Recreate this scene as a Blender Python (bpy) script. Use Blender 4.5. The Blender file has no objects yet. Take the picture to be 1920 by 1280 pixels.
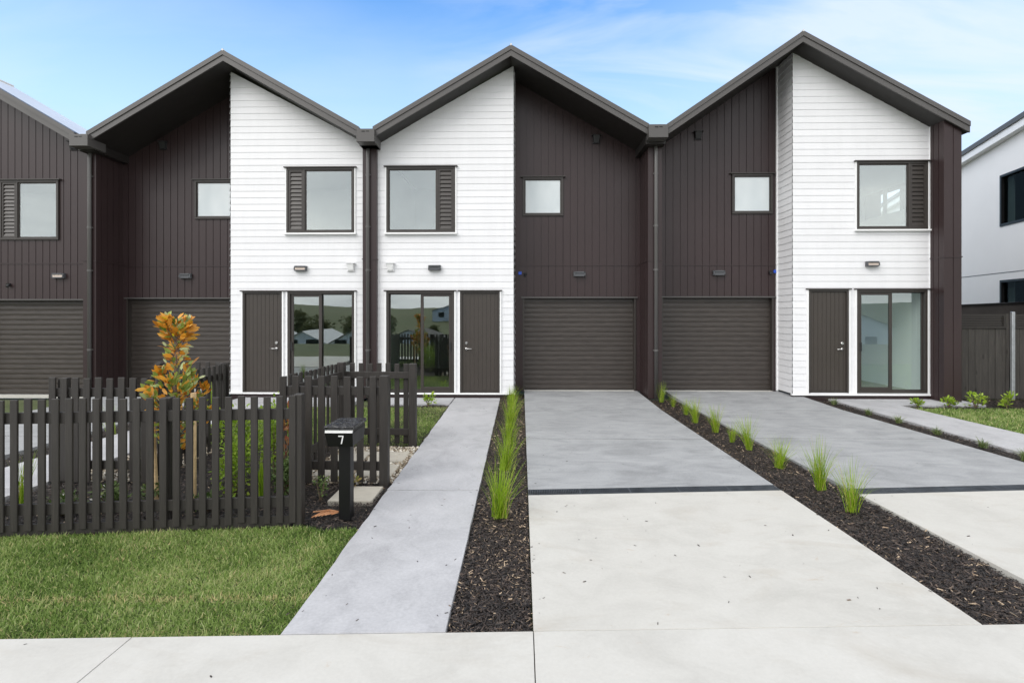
import bpy, math, random
import numpy as np
from mathutils import Vector, Matrix
random.seed(7); rng = np.random.default_rng(11)
sc = bpy.context.scene
COL = sc.collection
R = math.radians

# ------------------------------------------------------------------ camera
cam = bpy.data.cameras.new('camera'); co = bpy.data.objects.new('camera', cam); COL.objects.link(co)
cam.sensor_width = 36; cam.lens = 990/1920*36; cam.shift_y = -52/1920
cam.clip_start = .05; cam.clip_end = 3000
co.location = (0, 0, 1.75); co.rotation_euler = (R(90), 0, math.atan(18/990))
sc.camera = co

# ------------------------------------------------------------------ view
sc.view_settings.view_transform = 'Standard'; sc.view_settings.look = 'None'
sc.view_settings.exposure = 0.43; sc.view_settings.gamma = 1
sc.cycles.max_bounces = 8; sc.cycles.transparent_max_bounces = 12
sc.cycles.use_denoising = True
sc.cycles.sample_clamp_indirect = 6

# ------------------------------------------------------------------ world
SUN_EL, SUN_ROT = R(40), R(222)
w = bpy.data.worlds.new('World'); sc.world = w; w.use_nodes = True
nt = w.node_tree; nt.nodes.clear()
def N(t, **k):
    n = nt.nodes.new(t)
    for a, b in k.items(): setattr(n, a, b)
    return n
def L(a, b): nt.links.new(a, b)
def val(sock, v):
    if hasattr(v, 'links') or isinstance(v, bpy.types.NodeSocket): L(v, sock)
    else: sock.default_value = v
def M(op, a, b=0.0, c=None, clamp=False):
    n = N('ShaderNodeMath', operation=op); n.use_clamp = clamp
    val(n.inputs[0], a); val(n.inputs[1], b)
    if c is not None: val(n.inputs[2], c)
    return n.outputs[0]
def MIX(f, a, b, mode='MIX'):
    n = N('ShaderNodeMixRGB', blend_type=mode); val(n.inputs[0], f); val(n.inputs[1], a); val(n.inputs[2], b)
    return n.outputs[0]
def RAMP(f, stops, interp='LINEAR'):
    n = N('ShaderNodeValToRGB'); n.color_ramp.interpolation = interp
    while len(n.color_ramp.elements) < len(stops): n.color_ramp.elements.new(.5)
    for e, (p, c) in zip(n.color_ramp.elements, stops):
        e.position = p; e.color = (c, c, c, 1) if isinstance(c, (int, float)) else (*c, 1)
    val(n.inputs[0], f); return n.outputs[0]
def NOISE(vec, scale, detail=4, rough=.5, dist=0):
    n = N('ShaderNodeTexNoise'); val(n.inputs['Vector'], vec); n.inputs['Scale'].default_value = scale
    n.inputs['Detail'].default_value = detail; n.inputs['Roughness'].default_value = rough
    n.inputs['Distortion'].default_value = dist; return n.outputs[0]
def MAPPING(vec, scale=(1, 1, 1), loc=(0, 0, 0), rot=(0, 0, 0)):
    n = N('ShaderNodeMapping'); val(n.inputs[0], vec); n.inputs['Scale'].default_value = scale
    n.inputs['Location'].default_value = loc; n.inputs['Rotation'].default_value = rot; return n.outputs[0]
sky = N('ShaderNodeTexSky', sky_type='NISHITA', sun_disc=False, sun_elevation=SUN_EL, sun_rotation=SUN_ROT,
        air_density=1.0, dust_density=.6, ozone_density=1.6)
tc = N('ShaderNodeTexCoord'); dirv = tc.outputs['Generated']
sep = N('ShaderNodeSeparateXYZ'); L(dirv, sep.inputs[0]); dx, dy, dz = sep.outputs
zz = M('MAXIMUM', dz, 0.0)
den = M('ADD', zz, .18)
comb = N('ShaderNodeCombineXYZ'); L(M('DIVIDE', dx, den), comb.inputs[0]); L(M('DIVIDE', dy, den), comb.inputs[1])
plane = comb.outputs[0]
# clear air: nishita, paler towards the horizon
air = MIX(1.0, sky.outputs[0], RAMP(zz, [(0, (1.0, 1.0, 1.0)), (.34, (.85, 1.3, 1.5)), (.5, (.72, 1.55, 2.25)), (1, (.9, 1.2, 1.5))]), 'MULTIPLY')
pale = RAMP(zz, [(0, .9), (.30, .80), (.40, .52), (.50, .16), (.7, .05)])
air = MIX(pale, air, (5.0, 7.3, 9.9, 1))
# thin high cloud over the houses, more of it to the right
wis = NOISE(MAPPING(plane, (1.0, 3.2, 1), (.3, .15, 0), (0, 0, R(-8))), 1.15, 6, .55, .6)
wis = RAMP(wis, [(.40, 0), (.66, 1)])
wis = M('MULTIPLY', wis, RAMP(M('MULTIPLY_ADD', dx, .5, .5), [(.20, .25), (.40, .12), (.52, .75), (.72, 1)]))
wis = M('ADD', wis, RAMP(M('MULTIPLY_ADD', dx, .5, .5), [(.54, 0), (.84, .42)]), clamp=True)
air = MIX(M('MULTIPLY', wis, .8), air, (6.3, 7.1, 8.9, 1))
# grey cloud deck overhead and behind the camera
cl = NOISE(MAPPING(plane, (1, 1, 1)), .9, 6, .55, .4)
cloud = RAMP(cl, [(.3, (8.2, 8.5, 9.1)), (.52, (11.6, 11.8, 12.1)), (.72, (15.0, 14.9, 14.7))])
deck = M('MULTIPLY_ADD', dy, -1.9, 1.0)
deck = M('ADD', deck, M('MULTIPLY_ADD', cl, .5, -.25))
deck = M('ADD', deck, RAMP(M('ABSOLUTE', dx), [(.74, 0), (.92, 1)]))  # extra cloud at both sides, out of view, added to light the side walls
deck = RAMP(M('ADD', deck, M('MULTIPLY', zz, .25), clamp=True), [(.15, 0), (.75, 1)])
colr = MIX(deck, air, cloud)
bg = N('ShaderNodeBackground'); L(colr, bg.inputs[0]); bg.inputs[1].default_value = .1
out = N('ShaderNodeOutputWorld'); L(bg.outputs[0], out.inputs[0])

# ------------------------------------------------------------------ sun (behind thin cloud: soft)
sl = bpy.data.lights.new('sun', 'SUN'); so = bpy.data.objects.new('sun', sl); COL.objects.link(so)
sl.energy = 1.4; sl.angle = R(40); sl.color = (1, .97, .93)
sdir = Vector((math.sin(SUN_ROT)*math.cos(SUN_EL), math.cos(SUN_ROT)*math.cos(SUN_EL), math.sin(SUN_EL)))
so.rotation_euler = sdir.to_track_quat('Z', 'Y').to_euler(); so.location = (-8, -20, 30)

# ------------------------------------------------------------------ materials
def mat(name):
    global nt
    m = bpy.data.materials.new(name); m.use_nodes = True; nt = m.node_tree; nt.nodes.clear()
    o = N('ShaderNodeOutputMaterial'); b = N('ShaderNodeBsdfPrincipled'); L(b.outputs[0], o.inputs[0])
    return m, b, o
def POS():
    return N('ShaderNodeNewGeometry').outputs['Position']
def bump(b, h, strength, dist):
    n = N('ShaderNodeBump'); n.inputs['Strength'].default_value = strength; n.inputs['Distance'].default_value = dist
    val(n.inputs['Height'], h); L(n.outputs[0], b.inputs['Normal'])
def plain(name, c, rough=.5, metal=0, var=.12, vscale=3.0, bmp=.0, bscale=120, spec=.5, coat=0):
    m, b, o = mat(name); p = POS()
    f = NOISE(p, vscale, 5, .6)
    lo = tuple(x*(1-var) for x in c); hi = tuple(min(1, x*(1+var)) for x in c)
    L(RAMP(f, [(.3, lo), (.7, hi)]), b.inputs['Base Color'])
    r = NOISE(p, vscale*2.3, 3, .6)
    L(M('MULTIPLY_ADD', r, .16, rough-.08), b.inputs['Roughness'])
    b.inputs['Metallic'].default_value = metal; b.inputs['Specular IOR Level'].default_value = spec
    b.inputs['Coat Weight'].default_value = coat
    if bmp: bump(b, NOISE(p, bscale, 4, .6), bmp, .01)
    return m
WHITE = plain('white_paint', (.74, .74, .755), .48, var=.02, vscale=2, bmp=.05, bscale=60)
nt = WHITE.node_tree; wb = [n for n in nt.nodes if n.type == 'BSDF_PRINCIPLED'][0]
_s = N('ShaderNodeSeparateXYZ'); L(POS(), _s.inputs[0])
_c = N('ShaderNodeCombineXYZ'); L(M('FLOOR', M('DIVIDE', M('SUBTRACT', _s.outputs[2], .105), .136)), _c.inputs[2]); 
_w = N('ShaderNodeTexWhiteNoise'); L(_c.outputs[0], _w.inputs['Vector'])
_b = MIX(1.0, (.755, .755, .77, 1), RAMP(_w.outputs['Value'], [(0, .965), (1, 1.02)]), 'MULTIPLY')
_g = RAMP(NOISE(MAPPING(POS(), (3, 3, .5)), 2.2, 6, .65), [(.35, .965), (.6, 1.0)])
L(MIX(1.0, _b, _g, 'MULTIPLY'), wb.inputs['Base Color'])
WTRIM = plain('white_trim', (.82, .82, .82), .4, var=.02)
DARK = plain('dark_cladding', (.033, .0200, .0203), .37, var=.10, vscale=.5, spec=.42)
JOIN = plain('joinery', (.038, .032, .028), .42, var=.05)
DOORM = plain('door_paint', (.043, .035, .029), .42, var=.06)
FASC = plain('fascia_metal', (.078, .073, .070), .42, var=.05, vscale=.8)
ROOFM = plain('roof_metal', (.60, .60, .60), .3, var=.06, vscale=.7)  # pale base puts the sky's reflection on darker steel into the colour
SOFF = plain('soffit', (.017, .0145, .0130), .5, var=.05)  # base darkened, so part of the eave shade sits in the colour
PIPE = plain('downpipe_paint', (.10, .096, .093), .32, var=.06)
BLACK = plain('black_metal', (.0055, .0055, .006), .4, var=.2, spec=.3)
BLACKP = plain('black_plastic', (.018, .018, .02), .5, var=.2)
STEEL = plain('brushed_steel', (.62, .61, .6), .25, metal=1, var=.04)
GALV = plain('galvanised_steel', (.42, .44, .46), .42, metal=.6, var=.15, vscale=14)
GREYM = plain('lamp_housing', (.075, .078, .085), .45)
DRAIN = plain('drain_grate', (.052, .060, .070), .5, var=.4, vscale=9)
BLUE = plain('blue_film', (.02, .08, .5), .4)
OPAL = plain('opal_lens', (.62, .52, .45), .35)
ROOMW = plain('interior_white_paint', (.86, .87, .85), .6, var=.01)
ROOM = plain('interior_paint', (.62, .64, .61), .7, var=.02)
FLOORM = plain('interior_floor', (.42, .41, .38), .6, var=.06)
STAKE = plain('stake_timber', (.68, .49, .27), .7, var=.2, vscale=20)
PAVER = plain('paver_concrete', (.43, .40, .34), .85, var=.08, vscale=9, bmp=.15, bscale=160)
BARK = plain('bark', (.14, .10, .07), .85, var=.3, vscale=30)
NEIGH = plain('plaster_white', (.86, .85, .84), .6, var=.02, vscale=1.2, bmp=.05, bscale=20)
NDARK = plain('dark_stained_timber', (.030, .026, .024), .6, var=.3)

def fence_mat():
    m, b, o = mat('fence_paint'); p = POS()
    g = NOISE(MAPPING(p, (14, 14, .9)), 4, 6, .65, .4)
    c = RAMP(g, [(.25, (.017, .0145, .0125)), (.55, (.0275, .0238, .0208)), (.8, (.043, .037, .032))])
    L(c, b.inputs['Base Color']); b.inputs['Roughness'].default_value = .55
    bump(b, g, .25, .006); return m
FENCE = fence_mat()
def rough_fence_mat():
    m, b, o = mat('stained_rough_timber'); p = POS()
    g = NOISE(MAPPING(p, (9, 9, .8)), 3, 6, .65, .8)
    k = N('ShaderNodeTexVoronoi'); val(k.inputs['Vector'], MAPPING(p, (5, 5, 2.2))); k.inputs['Scale'].default_value = 1
    kn = RAMP(k.outputs['Distance'], [(.07, 1), (.16, 0)])
    c = RAMP(g, [(.25, (.030, .027, .025)), (.55, (.052, .047, .042)), (.8, (.085, .077, .068))])
    c = MIX(M('MULTIPLY', kn, .8), c, (.016, .013, .012, 1))
    L(c, b.inputs['Base Color']); b.inputs['Roughness'].default_value = .7
    bump(b, g, .4, .01); return m
RFENCE = rough_fence_mat()
def garage_mat():
    m, b, o = mat('garage_door_paint'); p = POS()
    g = NOISE(MAPPING(p, (1.3, 1, 26)), 3, 5, .6, .2)
    L(RAMP(g, [(.25, (.024, .019, .0165)), (.5, (.042, .034, .029)), (.75, (.070, .058, .050))]), b.inputs['Base Color'])
    L(RAMP(NOISE(MAPPING(p, (2, 1, 40)), 4, 3, .6), [(.3, .30), (.7, .5)]), b.inputs['Roughness'])
    bump(b, NOISE(MAPPING(p, (3, 1, 90)), 6, 3, .6), .15, .004)
    return m
GARAGE = garage_mat()
def concrete(name, lo, mid, hi, streak, stain=None, rough=.75, spk=.5, sc_=1.0, grain=.42):
    m, b, o = mat(name); p = POS()
    a = NOISE(MAPPING(p, (1, 1, 1)), 1.1*sc_, 8, .62, .7)
    s = NOISE(MAPPING(p, streak), 2.2, 8, .68, 1.1)
    f = M('ADD', M('MULTIPLY', a, .45), M('MULTIPLY', s, .55))
    c = RAMP(f, [(.36, lo), (.5, mid), (.63, hi)])
    fine = NOISE(p, 46, 5, .7)
    c = MIX(grain, c, RAMP(fine, [(.3, tuple(x*.75 for x in mid)), (.7, tuple(min(1, x*1.22) for x in mid))]))
    v = N('ShaderNodeTexVoronoi'); val(v.inputs['Vector'], p); v.inputs['Scale'].default_value = 7
    sp = RAMP(v.outputs['Distance'], [(.018, 1), (.04, 0)])
    sp = M('MULTIPLY', sp, RAMP(NOISE(p, 3.1, 2), [(.52, 0), (.6, spk)]))
    c = MIX(sp, c, tuple(x*.25 for x in mid) + (1,))
    if stain:
        st = RAMP(NOISE(MAPPING(p, (.7, 1.6, 1), (3, 1, 0)), 1.3, 7, .66, .9), [(.52, 0), (.72, 1)])
        c = MIX(M('MULTIPLY', st, .42), c, stain + (1,))
        s2 = RAMP(NOISE(MAPPING(p, (2.2, 4.5, 1), (1, 5, 0)), 1.5, 8, .72, 1.4), [(.635, 0), (.72, 1)])
        c = MIX(M('MULTIPLY', s2, .5), c, (.40, .29, .19, 1))
    L(c, b.inputs['Base Color'])
    L(M('MULTIPLY_ADD', s, .3, rough-.15), b.inputs['Roughness']); b.inputs['Specular IOR Level'].default_value = .35
    bump(b, M('ADD', M('MULTIPLY', fine, .5), s), .22, .006)
    return m
CPATH = concrete('path_concrete', (.275, .275, .286), (.41, .41, .423), (.485, .485, .498), (1.6, 1.1, 1))
CGREY = concrete('drive_concrete', (.18, .185, .19), (.305, .312, .319), (.40, .407, .414), (.8, 1.9, 1))
CLIGHT = concrete('apron_concrete', (.435, .423, .390), (.494, .482, .447), (.528, .517, .482), (1, 1.4, 1), stain=(.36, .315, .255), spk=.4, grain=.16)
CWALK = concrete('footpath_concrete', (.44, .428, .397), (.500, .489, .456), (.534, .523, .491), (1, 1.2, 1), stain=(.36, .325, .275), spk=.4, grain=.16)

def tinted(name, stops, rough=.6, trans=.0, spec=.35, noise=0):
    m, b, o = mat(name)
    a = N('ShaderNodeAttribute', attribute_name='tint')
    c = RAMP(a.outputs['Fac'], stops)
    if noise:
        c = MIX(1.0, c, RAMP(NOISE(POS(), noise, 5, .6), [(.3, .72), (.7, 1.25)]), 'MULTIPLY')
    L(c, b.inputs['Base Color']); b.inputs['Roughness'].default_value = rough
    b.inputs['Specular IOR Level'].default_value = spec
    if trans:
        t = N('ShaderNodeBsdfTranslucent'); L(c, t.inputs[0]); mx = N('ShaderNodeMixShader'); mx.inputs[0].default_value = trans
        L(b.outputs[0], mx.inputs[1]); L(t.outputs[0], mx.inputs[2]); L(mx.outputs[0], o.inputs[0])
    return m
GRASS = tinted('lawn_grass', [(0, (.045, .090, .016)), (.3, (.185, .295, .062)), (.6, (.34, .445, .135)), (.85, (.52, .56, .28)), (1, (.70, .54, .29))], .5, .4, .3)
TUFT = tinted('tuft_blade', [(0, (.11, .20, .010)), (.45, (.25, .40, .022)), (.8, (.40, .52, .05)), (.92, (.48, .54, .10)), (1, (.50, .40, .16))], .4, .4)
LIRI = tinted('dark_tuft_blade', [(0, (.06, .10, .025)), (.5, (.13, .19, .055)), (1, (.30, .33, .15))], .45, .3)
CHIP = tinted('bark_chip', [(0, (.006, .005, .0045)), (.35, (.018, .0135, .011)), (.65, (.054, .039, .031)), (.85, (.12, .086, .065)), (.95, (.24, .165, .105)), (1, (.45, .34, .23))], .55, 0, .5)
PEB = tinted('pebble', [(0, (.16, .12, .08)), (.4, (.34, .28, .2)), (.75, (.52, .47, .38)), (1, (.72, .69, .62))], .6)
MAGN = tinted('magnolia_leaf', [(0, (.40, .14, .012)), (.35, (.68, .30, .025)), (.62, (.82, .46, .08)), (.66, (.12, .18, .025)), (.88, (.33, .42, .09)), (.96, (.55, .60, .36)), (1, (.75, .62, .02))], .4, .3, .5)
LEAF = tinted('shrub_leaf', [(0, (.10, .18, .015)), (.5, (.24, .38, .030)), (.9, (.42, .54, .07)), (1, (.55, .52, .10))], .45, .35)
LEAFW = tinted('groundcover_leaf', [(0, (.04, .08, .02)), (.7, (.12, .18, .05)), (.86, (.2, .24, .08)), (.9, (.75, .73, .68)), (1, (.8, .78, .74))], .5, .25)
LEAFR = tinted('red_stem_leaf', [(0, (.20, .05, .02)), (.5, (.32, .12, .05)), (1, (.16, .2, .04))], .5, .25)
TREEL = tinted('far_tree_leaf', [(0, (.05, .065, .022)), (1, (.17, .17, .06))], .7, .2)
FROND = tinted('dry_frond', [(0, (.35, .13, .05)), (1, (.62, .33, .17))], .6)
def soil_mat():
    m, b, o = mat('soil'); p = POS(); f = NOISE(p, 40, 6, .7)
    L(RAMP(f, [(.3, (.006, .005, .005)), (.6, (.018, .015, .013)), (.8, (.04, .032, .027))]), b.inputs['Base Color'])
    b.inputs['Roughness'].default_value = .85; bump(b, f, .8, .03); return m
SOIL = soil_mat()
def ground_mat():
    m, b, o = mat('ground_grass'); p = POS(); f = NOISE(p, .12, 8, .65, .5); g = NOISE(p, 9, 6, .7)
    c = RAMP(f, [(.3, (.04, .062, .02)), (.5, (.075, .092, .032)), (.62, (.11, .102, .045)), (.75, (.14, .115, .06))])
    c = MIX(RAMP(NOISE(p, .035, 3, .5), [(.4, 0), (.6, .6)]), c, RAMP(NOISE(MAPPING(p, (.2, 1, 1)), .35, 6, .6), [(.4, (.03, .045, .015)), (.6, (.12, .10, .05))]))
    c = MIX(.4, c, RAMP(g, [(.3, (.03, .05, .012)), (.7, (.13, .16, .05))]))
    L(c, b.inputs['Base Color']); b.inputs['Roughness'].default_value = .9; bump(b, g, .6, .05); return m
GROUND = ground_mat()
def glass(name, refl, tint=(.86, .9, .88), frk=1.3):
    m, b, o = mat(name)
    t = N('ShaderNodeBsdfTransparent'); t.inputs[0].default_value = (*tint, 1)
    g = N('ShaderNodeBsdfGlossy'); g.inputs['Roughness'].default_value = .004; g.inputs[0].default_value = (.96, 1, .99, 1)
    lw = N('ShaderNodeLayerWeight'); lw.inputs['Blend'].default_value = .5   # same from both sides of the pane
    fr = M('MULTIPLY_ADD', M('POWER', lw.outputs['Facing'], 5.0), .9, .035)
    # gentle waviness of real double glazing
    nb = N('ShaderNodeBump'); nb.inputs['Strength'].default_value = .12; nb.inputs['Distance'].default_value = .004
    L(NOISE(POS(), 1.7, 2, .4), nb.inputs['Height']); L(nb.outputs[0], g.inputs['Normal'])
    f = M('ADD', M('MULTIPLY', fr, frk), refl*.55, clamp=True)
    mx = N('ShaderNodeMixShader'); L(f, mx.inputs[0]); L(t.outputs[0], mx.inputs[1]); L(g.outputs[0], mx.inputs[2]); L(mx.outputs[0], o.inputs[0])
    return m
GLASS = glass('window_glass', .36); GLASSD = glass('slider_glass', .34, (.74, .79, .76)); GLASSE = glass('clear_slider_glass', .10, (.93, .97, .95)); GLASSN = glass('tinted_glass', .0, (.45, .5, .5), .16)
def frosted():
    m, b, o = mat('frosted_glass'); b.inputs['Base Color'].default_value = (.66, .72, .73, 1)
    f = NOISE(MAPPING(POS(), (1.4, 1, .7)), 1.3, 2, .5)
    L(RAMP(f, [(.3, (.55, .61, .63)), (.7, (.74, .78, .79))]), b.inputs['Base Color'])
    b.inputs['Roughness'].default_value = .35; b.inputs['Coat Weight'].default_value = .6; b.inputs['Coat Roughness'].default_value = .02
    return m
FROST = frosted()
def emis(name, c, s):
    m, b, o = mat(name); b.inputs['Emission Color'].default_value = (*c, 1); b.inputs['Emission Strength'].default_value = s; return m
DOWNL = emis('downlight_lens', (1, .93, .82), 6)

# ------------------------------------------------------------------ builders
WLOC = {}
class MB:
    def __init__(s): s.v = []; s.f = []; s.mi = []; s.k = 0
    def poly(s, pts):
        b = len(s.v); s.v += [tuple(p) for p in pts]; s.f.append(list(range(b, b+len(pts)))); s.mi.append(s.k); return s
    def box(s, x0, x1, y0, y1, z0, z1):
        b = len(s.v)
        s.v += [(x0,y0,z0),(x1,y0,z0),(x1,y1,z0),(x0,y1,z0),(x0,y0,z1),(x1,y0,z1),(x1,y1,z1),(x0,y1,z1)]
        for q in ((0,3,2,1),(4,5,6,7),(0,1,5,4),(1,2,6,5),(2,3,7,6),(3,0,4,7)):
            s.f.append([b+i for i in q]); s.mi.append(s.k)
        return s
    def hexa(s, p):   # 8 corners: bottom ccw, top ccw
        b = len(s.v); s.v += [tuple(q) for q in p]
        for q in ((0,3,2,1),(4,5,6,7),(0,1,5,4),(1,2,6,5),(2,3,7,6),(3,0,4,7)):
            s.f.append([b+i for i in q]); s.mi.append(s.k)
        return s
    def bar(s, p0, p1, wid, hgt):   # upright rectangular bar along a level or sloping line
        p0, p1 = Vector(p0), Vector(p1); d = (p1-p0); n = Vector((-d.y, d.x, 0))
        n = n.normalized()*(wid/2) if n.length > 1e-6 else Vector((wid/2, 0, 0)); u = Vector((0, 0, hgt/2))
        return s.hexa([p0-n-u, p1-n-u, p1+n-u, p0+n-u, p0-n+u, p1-n+u, p1+n+u, p0+n+u])
    def ext(s, poly, y0, y1):   # polygon in x,z extruded along y (ccw seen from -y)
        b = len(s.v); n = len(poly)
        s.v += [(x, y0, z) for x, z in poly] + [(x, y1, z) for x, z in poly]
        s.f.append([b+i for i in range(n)]); s.mi.append(s.k)
        s.f.append([b+n+i for i in reversed(range(n))]); s.mi.append(s.k)
        for i in range(n):
            j = (i+1) % n; s.f.append([b+i, b+n+i, b+n+j, b+j]); s.mi.append(s.k)
        return s
    def slab(s, poly, z0, z1, zf=None, bev=.0025):   # ground polygon with eased top edges; zf(x,y) adds slope
        zf = zf or (lambda x, y: 0); n = len(poly); b = len(s.v)
        cx = sum(p[0] for p in poly)/n; cy = sum(p[1] for p in poly)/n
        ins = []
        for i in range(n):
            a, c, e = Vector(poly[i-1]), Vector(poly[i]), Vector(poly[(i+1) % n])
            d1 = (c-a).normalized(); d2 = (e-c).normalized(); nn = Vector((-d1.y-d2.y, d1.x+d2.x)); nn.normalize()
            ins.append(c+nn*bev)
        s.v += [(x, y, z0+zf(x, y)) for x, y in poly] + [(x, y, z1-bev+zf(x, y)) for x, y in poly] + [(p.x, p.y, z1+zf(p.x, p.y)) for p in ins]
        for r in (0, 1):
            for i in range(n):
                j = (i+1) % n; s.f.append([b+r*n+i, b+r*n+j, b+(r+1)*n+j, b+(r+1)*n+i]); s.mi.append(s.k)
        s.f.append([b+2*n+i for i in range(n)]); s.mi.append(s.k); return s
    def tube(s, pts, rad, n=10, cap=True):
        pts = [Vector(p) for p in pts]; rad = rad if isinstance(rad, (list, tuple)) else [rad]*len(pts)
        b = len(s.v); up = None
        for i, p in enumerate(pts):
            t = (pts[min(i+1, len(pts)-1)]-pts[max(i-1, 0)]).normalized()
            a = Vector((1, 0, 0)) if abs(t.x) < .8 else Vector((0, 1, 0))
            if up is not None: a = up
            e1 = (a - t*a.dot(t)).normalized(); e2 = t.cross(e1); up = e1
            for k in range(n):
                q = p + (e1*math.cos(2*math.pi*k/n)+e2*math.sin(2*math.pi*k/n))*rad[i]; s.v.append(tuple(q))
        for i in range(len(pts)-1):
            for k in range(n):
                j = (k+1) % n; s.f.append([b+i*n+k, b+i*n+j, b+(i+1)*n+j, b+(i+1)*n+k]); s.mi.append(s.k)
        if cap:
            s.f.append([b+k for k in reversed(range(n))]); s.mi.append(s.k)
            e = b+(len(pts)-1)*n; s.f.append([e+k for k in range(n)]); s.mi.append(s.k)
        return s
    def build(s, name, m, parent=None, loc=None, bevel=0, smooth=False):
        me = bpy.data.meshes.new(name)
        off = WLOC.get(parent.name, (0, 0, 0)) if parent else (loc or (0, 0, 0))
        ox, oy, oz = off
        me.from_pydata([(x-ox, y-oy, z-oz) for x, y, z in s.v], [], s.f)
        ms = m if isinstance(m, (list, tuple)) else [m]
        for q in ms: me.materials.append(q)
        if len(ms) > 1: me.polygons.foreach_set('material_index', s.mi)
        if smooth: me.polygons.foreach_set('use_smooth', [True]*len(s.f))
        me.update()
        o = bpy.data.objects.new(name, me); COL.objects.link(o)
        if parent: o.parent = parent
        else: o.location = off
        WLOC[o.name] = off
        if bevel:
            bm = o.modifiers.new('bevel', 'BEVEL'); bm.width = bevel; bm.segments = 1; bm.limit_method = 'ANGLE'
        return o
def tag(o, label=None, cat=None, group=None, kind=None):
    if label: o['label'] = label
    if cat: o['category'] = cat
    if group: o['group'] = group
    if kind: o['kind'] = kind
    return o
def thing(name, loc, label, cat, group=None):
    o = bpy.data.objects.new(name, None); COL.objects.link(o); o.location = loc; o.empty_display_size = .2
    WLOC[o.name] = tuple(loc); return tag(o, label, cat, group)
def np_mesh(name, V, faces, mats, tint=None, smooth=False):
    me = bpy.data.meshes.new(name)
    me.vertices.add(len(V)); me.vertices.foreach_set('co', np.ascontiguousarray(V, dtype=np.float32).ravel())
    loops = np.concatenate([f.ravel() for f in faces]).astype(np.int32)
    sizes = np.concatenate([np.full(len(f), f.shape[1], dtype=np.int32) for f in faces])
    starts = np.concatenate([[0], np.cumsum(sizes)[:-1]]).astype(np.int32)
    me.loops.add(len(loops)); me.loops.foreach_set('vertex_index', loops)
    me.polygons.add(len(sizes)); me.polygons.foreach_set('loop_start', starts); me.polygons.foreach_set('loop_total', sizes)
    if smooth: me.polygons.foreach_set('use_smooth', np.ones(len(sizes), dtype=bool))
    me.update(calc_edges=True)
    for m in (mats if isinstance(mats, (list, tuple)) else [mats]): me.materials.append(m)
    if tint is not None:
        a = me.attributes.new('tint', 'FLOAT', 'POINT'); a.data.foreach_set('value', np.ascontiguousarray(tint, dtype=np.float32))
    return me
def scatter(tv, tf, P, Rm, S, tint):
    """template verts (k,3) and list of face arrays placed N times -> V, faces, tint"""
    k = len(tv); n = len(P)
    V = np.einsum('nij,nkj->nki', Rm, tv[None]*S[:, None, :]) + P[:, None, :]
    offs = (np.arange(n)*k)[:, None, None]
    F = [(f[None]+offs).reshape(-1, f.shape[1]) for f in tf]
    return V.reshape(-1, 3), F, np.repeat(tint, k)
def rotm(yaw, pitch, roll):
    cy, sy, cp, sp, cr, sr = np.cos(yaw), np.sin(yaw), np.cos(pitch), np.sin(pitch), np.cos(roll), np.sin(roll)
    Z = np.zeros((len(yaw), 3, 3)); Y = Z.copy(); X = Z.copy()
    Z[:,0,0]=cy; Z[:,0,1]=-sy; Z[:,1,0]=sy; Z[:,1,1]=cy; Z[:,2,2]=1
    Y[:,0,0]=cp; Y[:,0,2]=sp; Y[:,2,0]=-sp; Y[:,2,2]=cp; Y[:,1,1]=1
    X[:,0,0]=1; X[:,1,1]=cr; X[:,1,2]=-sr; X[:,2,1]=sr; X[:,2,2]=cr
    return Z@Y@X
def pip(P, poly):
    x, y = P[:, 0], P[:, 1]; ins = np.zeros(len(P), bool)
    for i in range(len(poly)):
        (x1, y1), (x2, y2) = poly[i-1], poly[i]
        c = ((y1 > y) != (y2 > y)) & (x < (x2-x1)*(y-y1)/(y2-y1+1e-12)+x1); ins ^= c
    return ins
def sample(poly, dens):
    xs = [p[0] for p in poly]; ys = [p[1] for p in poly]
    A = (max(xs)-min(xs))*(max(ys)-min(ys)); n = int(A*dens)
    P = np.stack([rng.uniform(min(xs), max(xs), n), rng.uniform(min(ys), max(ys), n)], 1)
    return P[pip(P, poly)]
def lowfreq(P, s, seed):
    r = np.random.default_rng(seed); v = np.zeros(len(P))
    for k in range(7):
        a = r.uniform(0, 6.28); q = s*(1+k*.6); v += np.sin((P[:, 0]*math.cos(a)+P[:, 1]*math.sin(a))*q+r.uniform(0, 6.28))/(1+k*.35)
    return v/3.2

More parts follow.
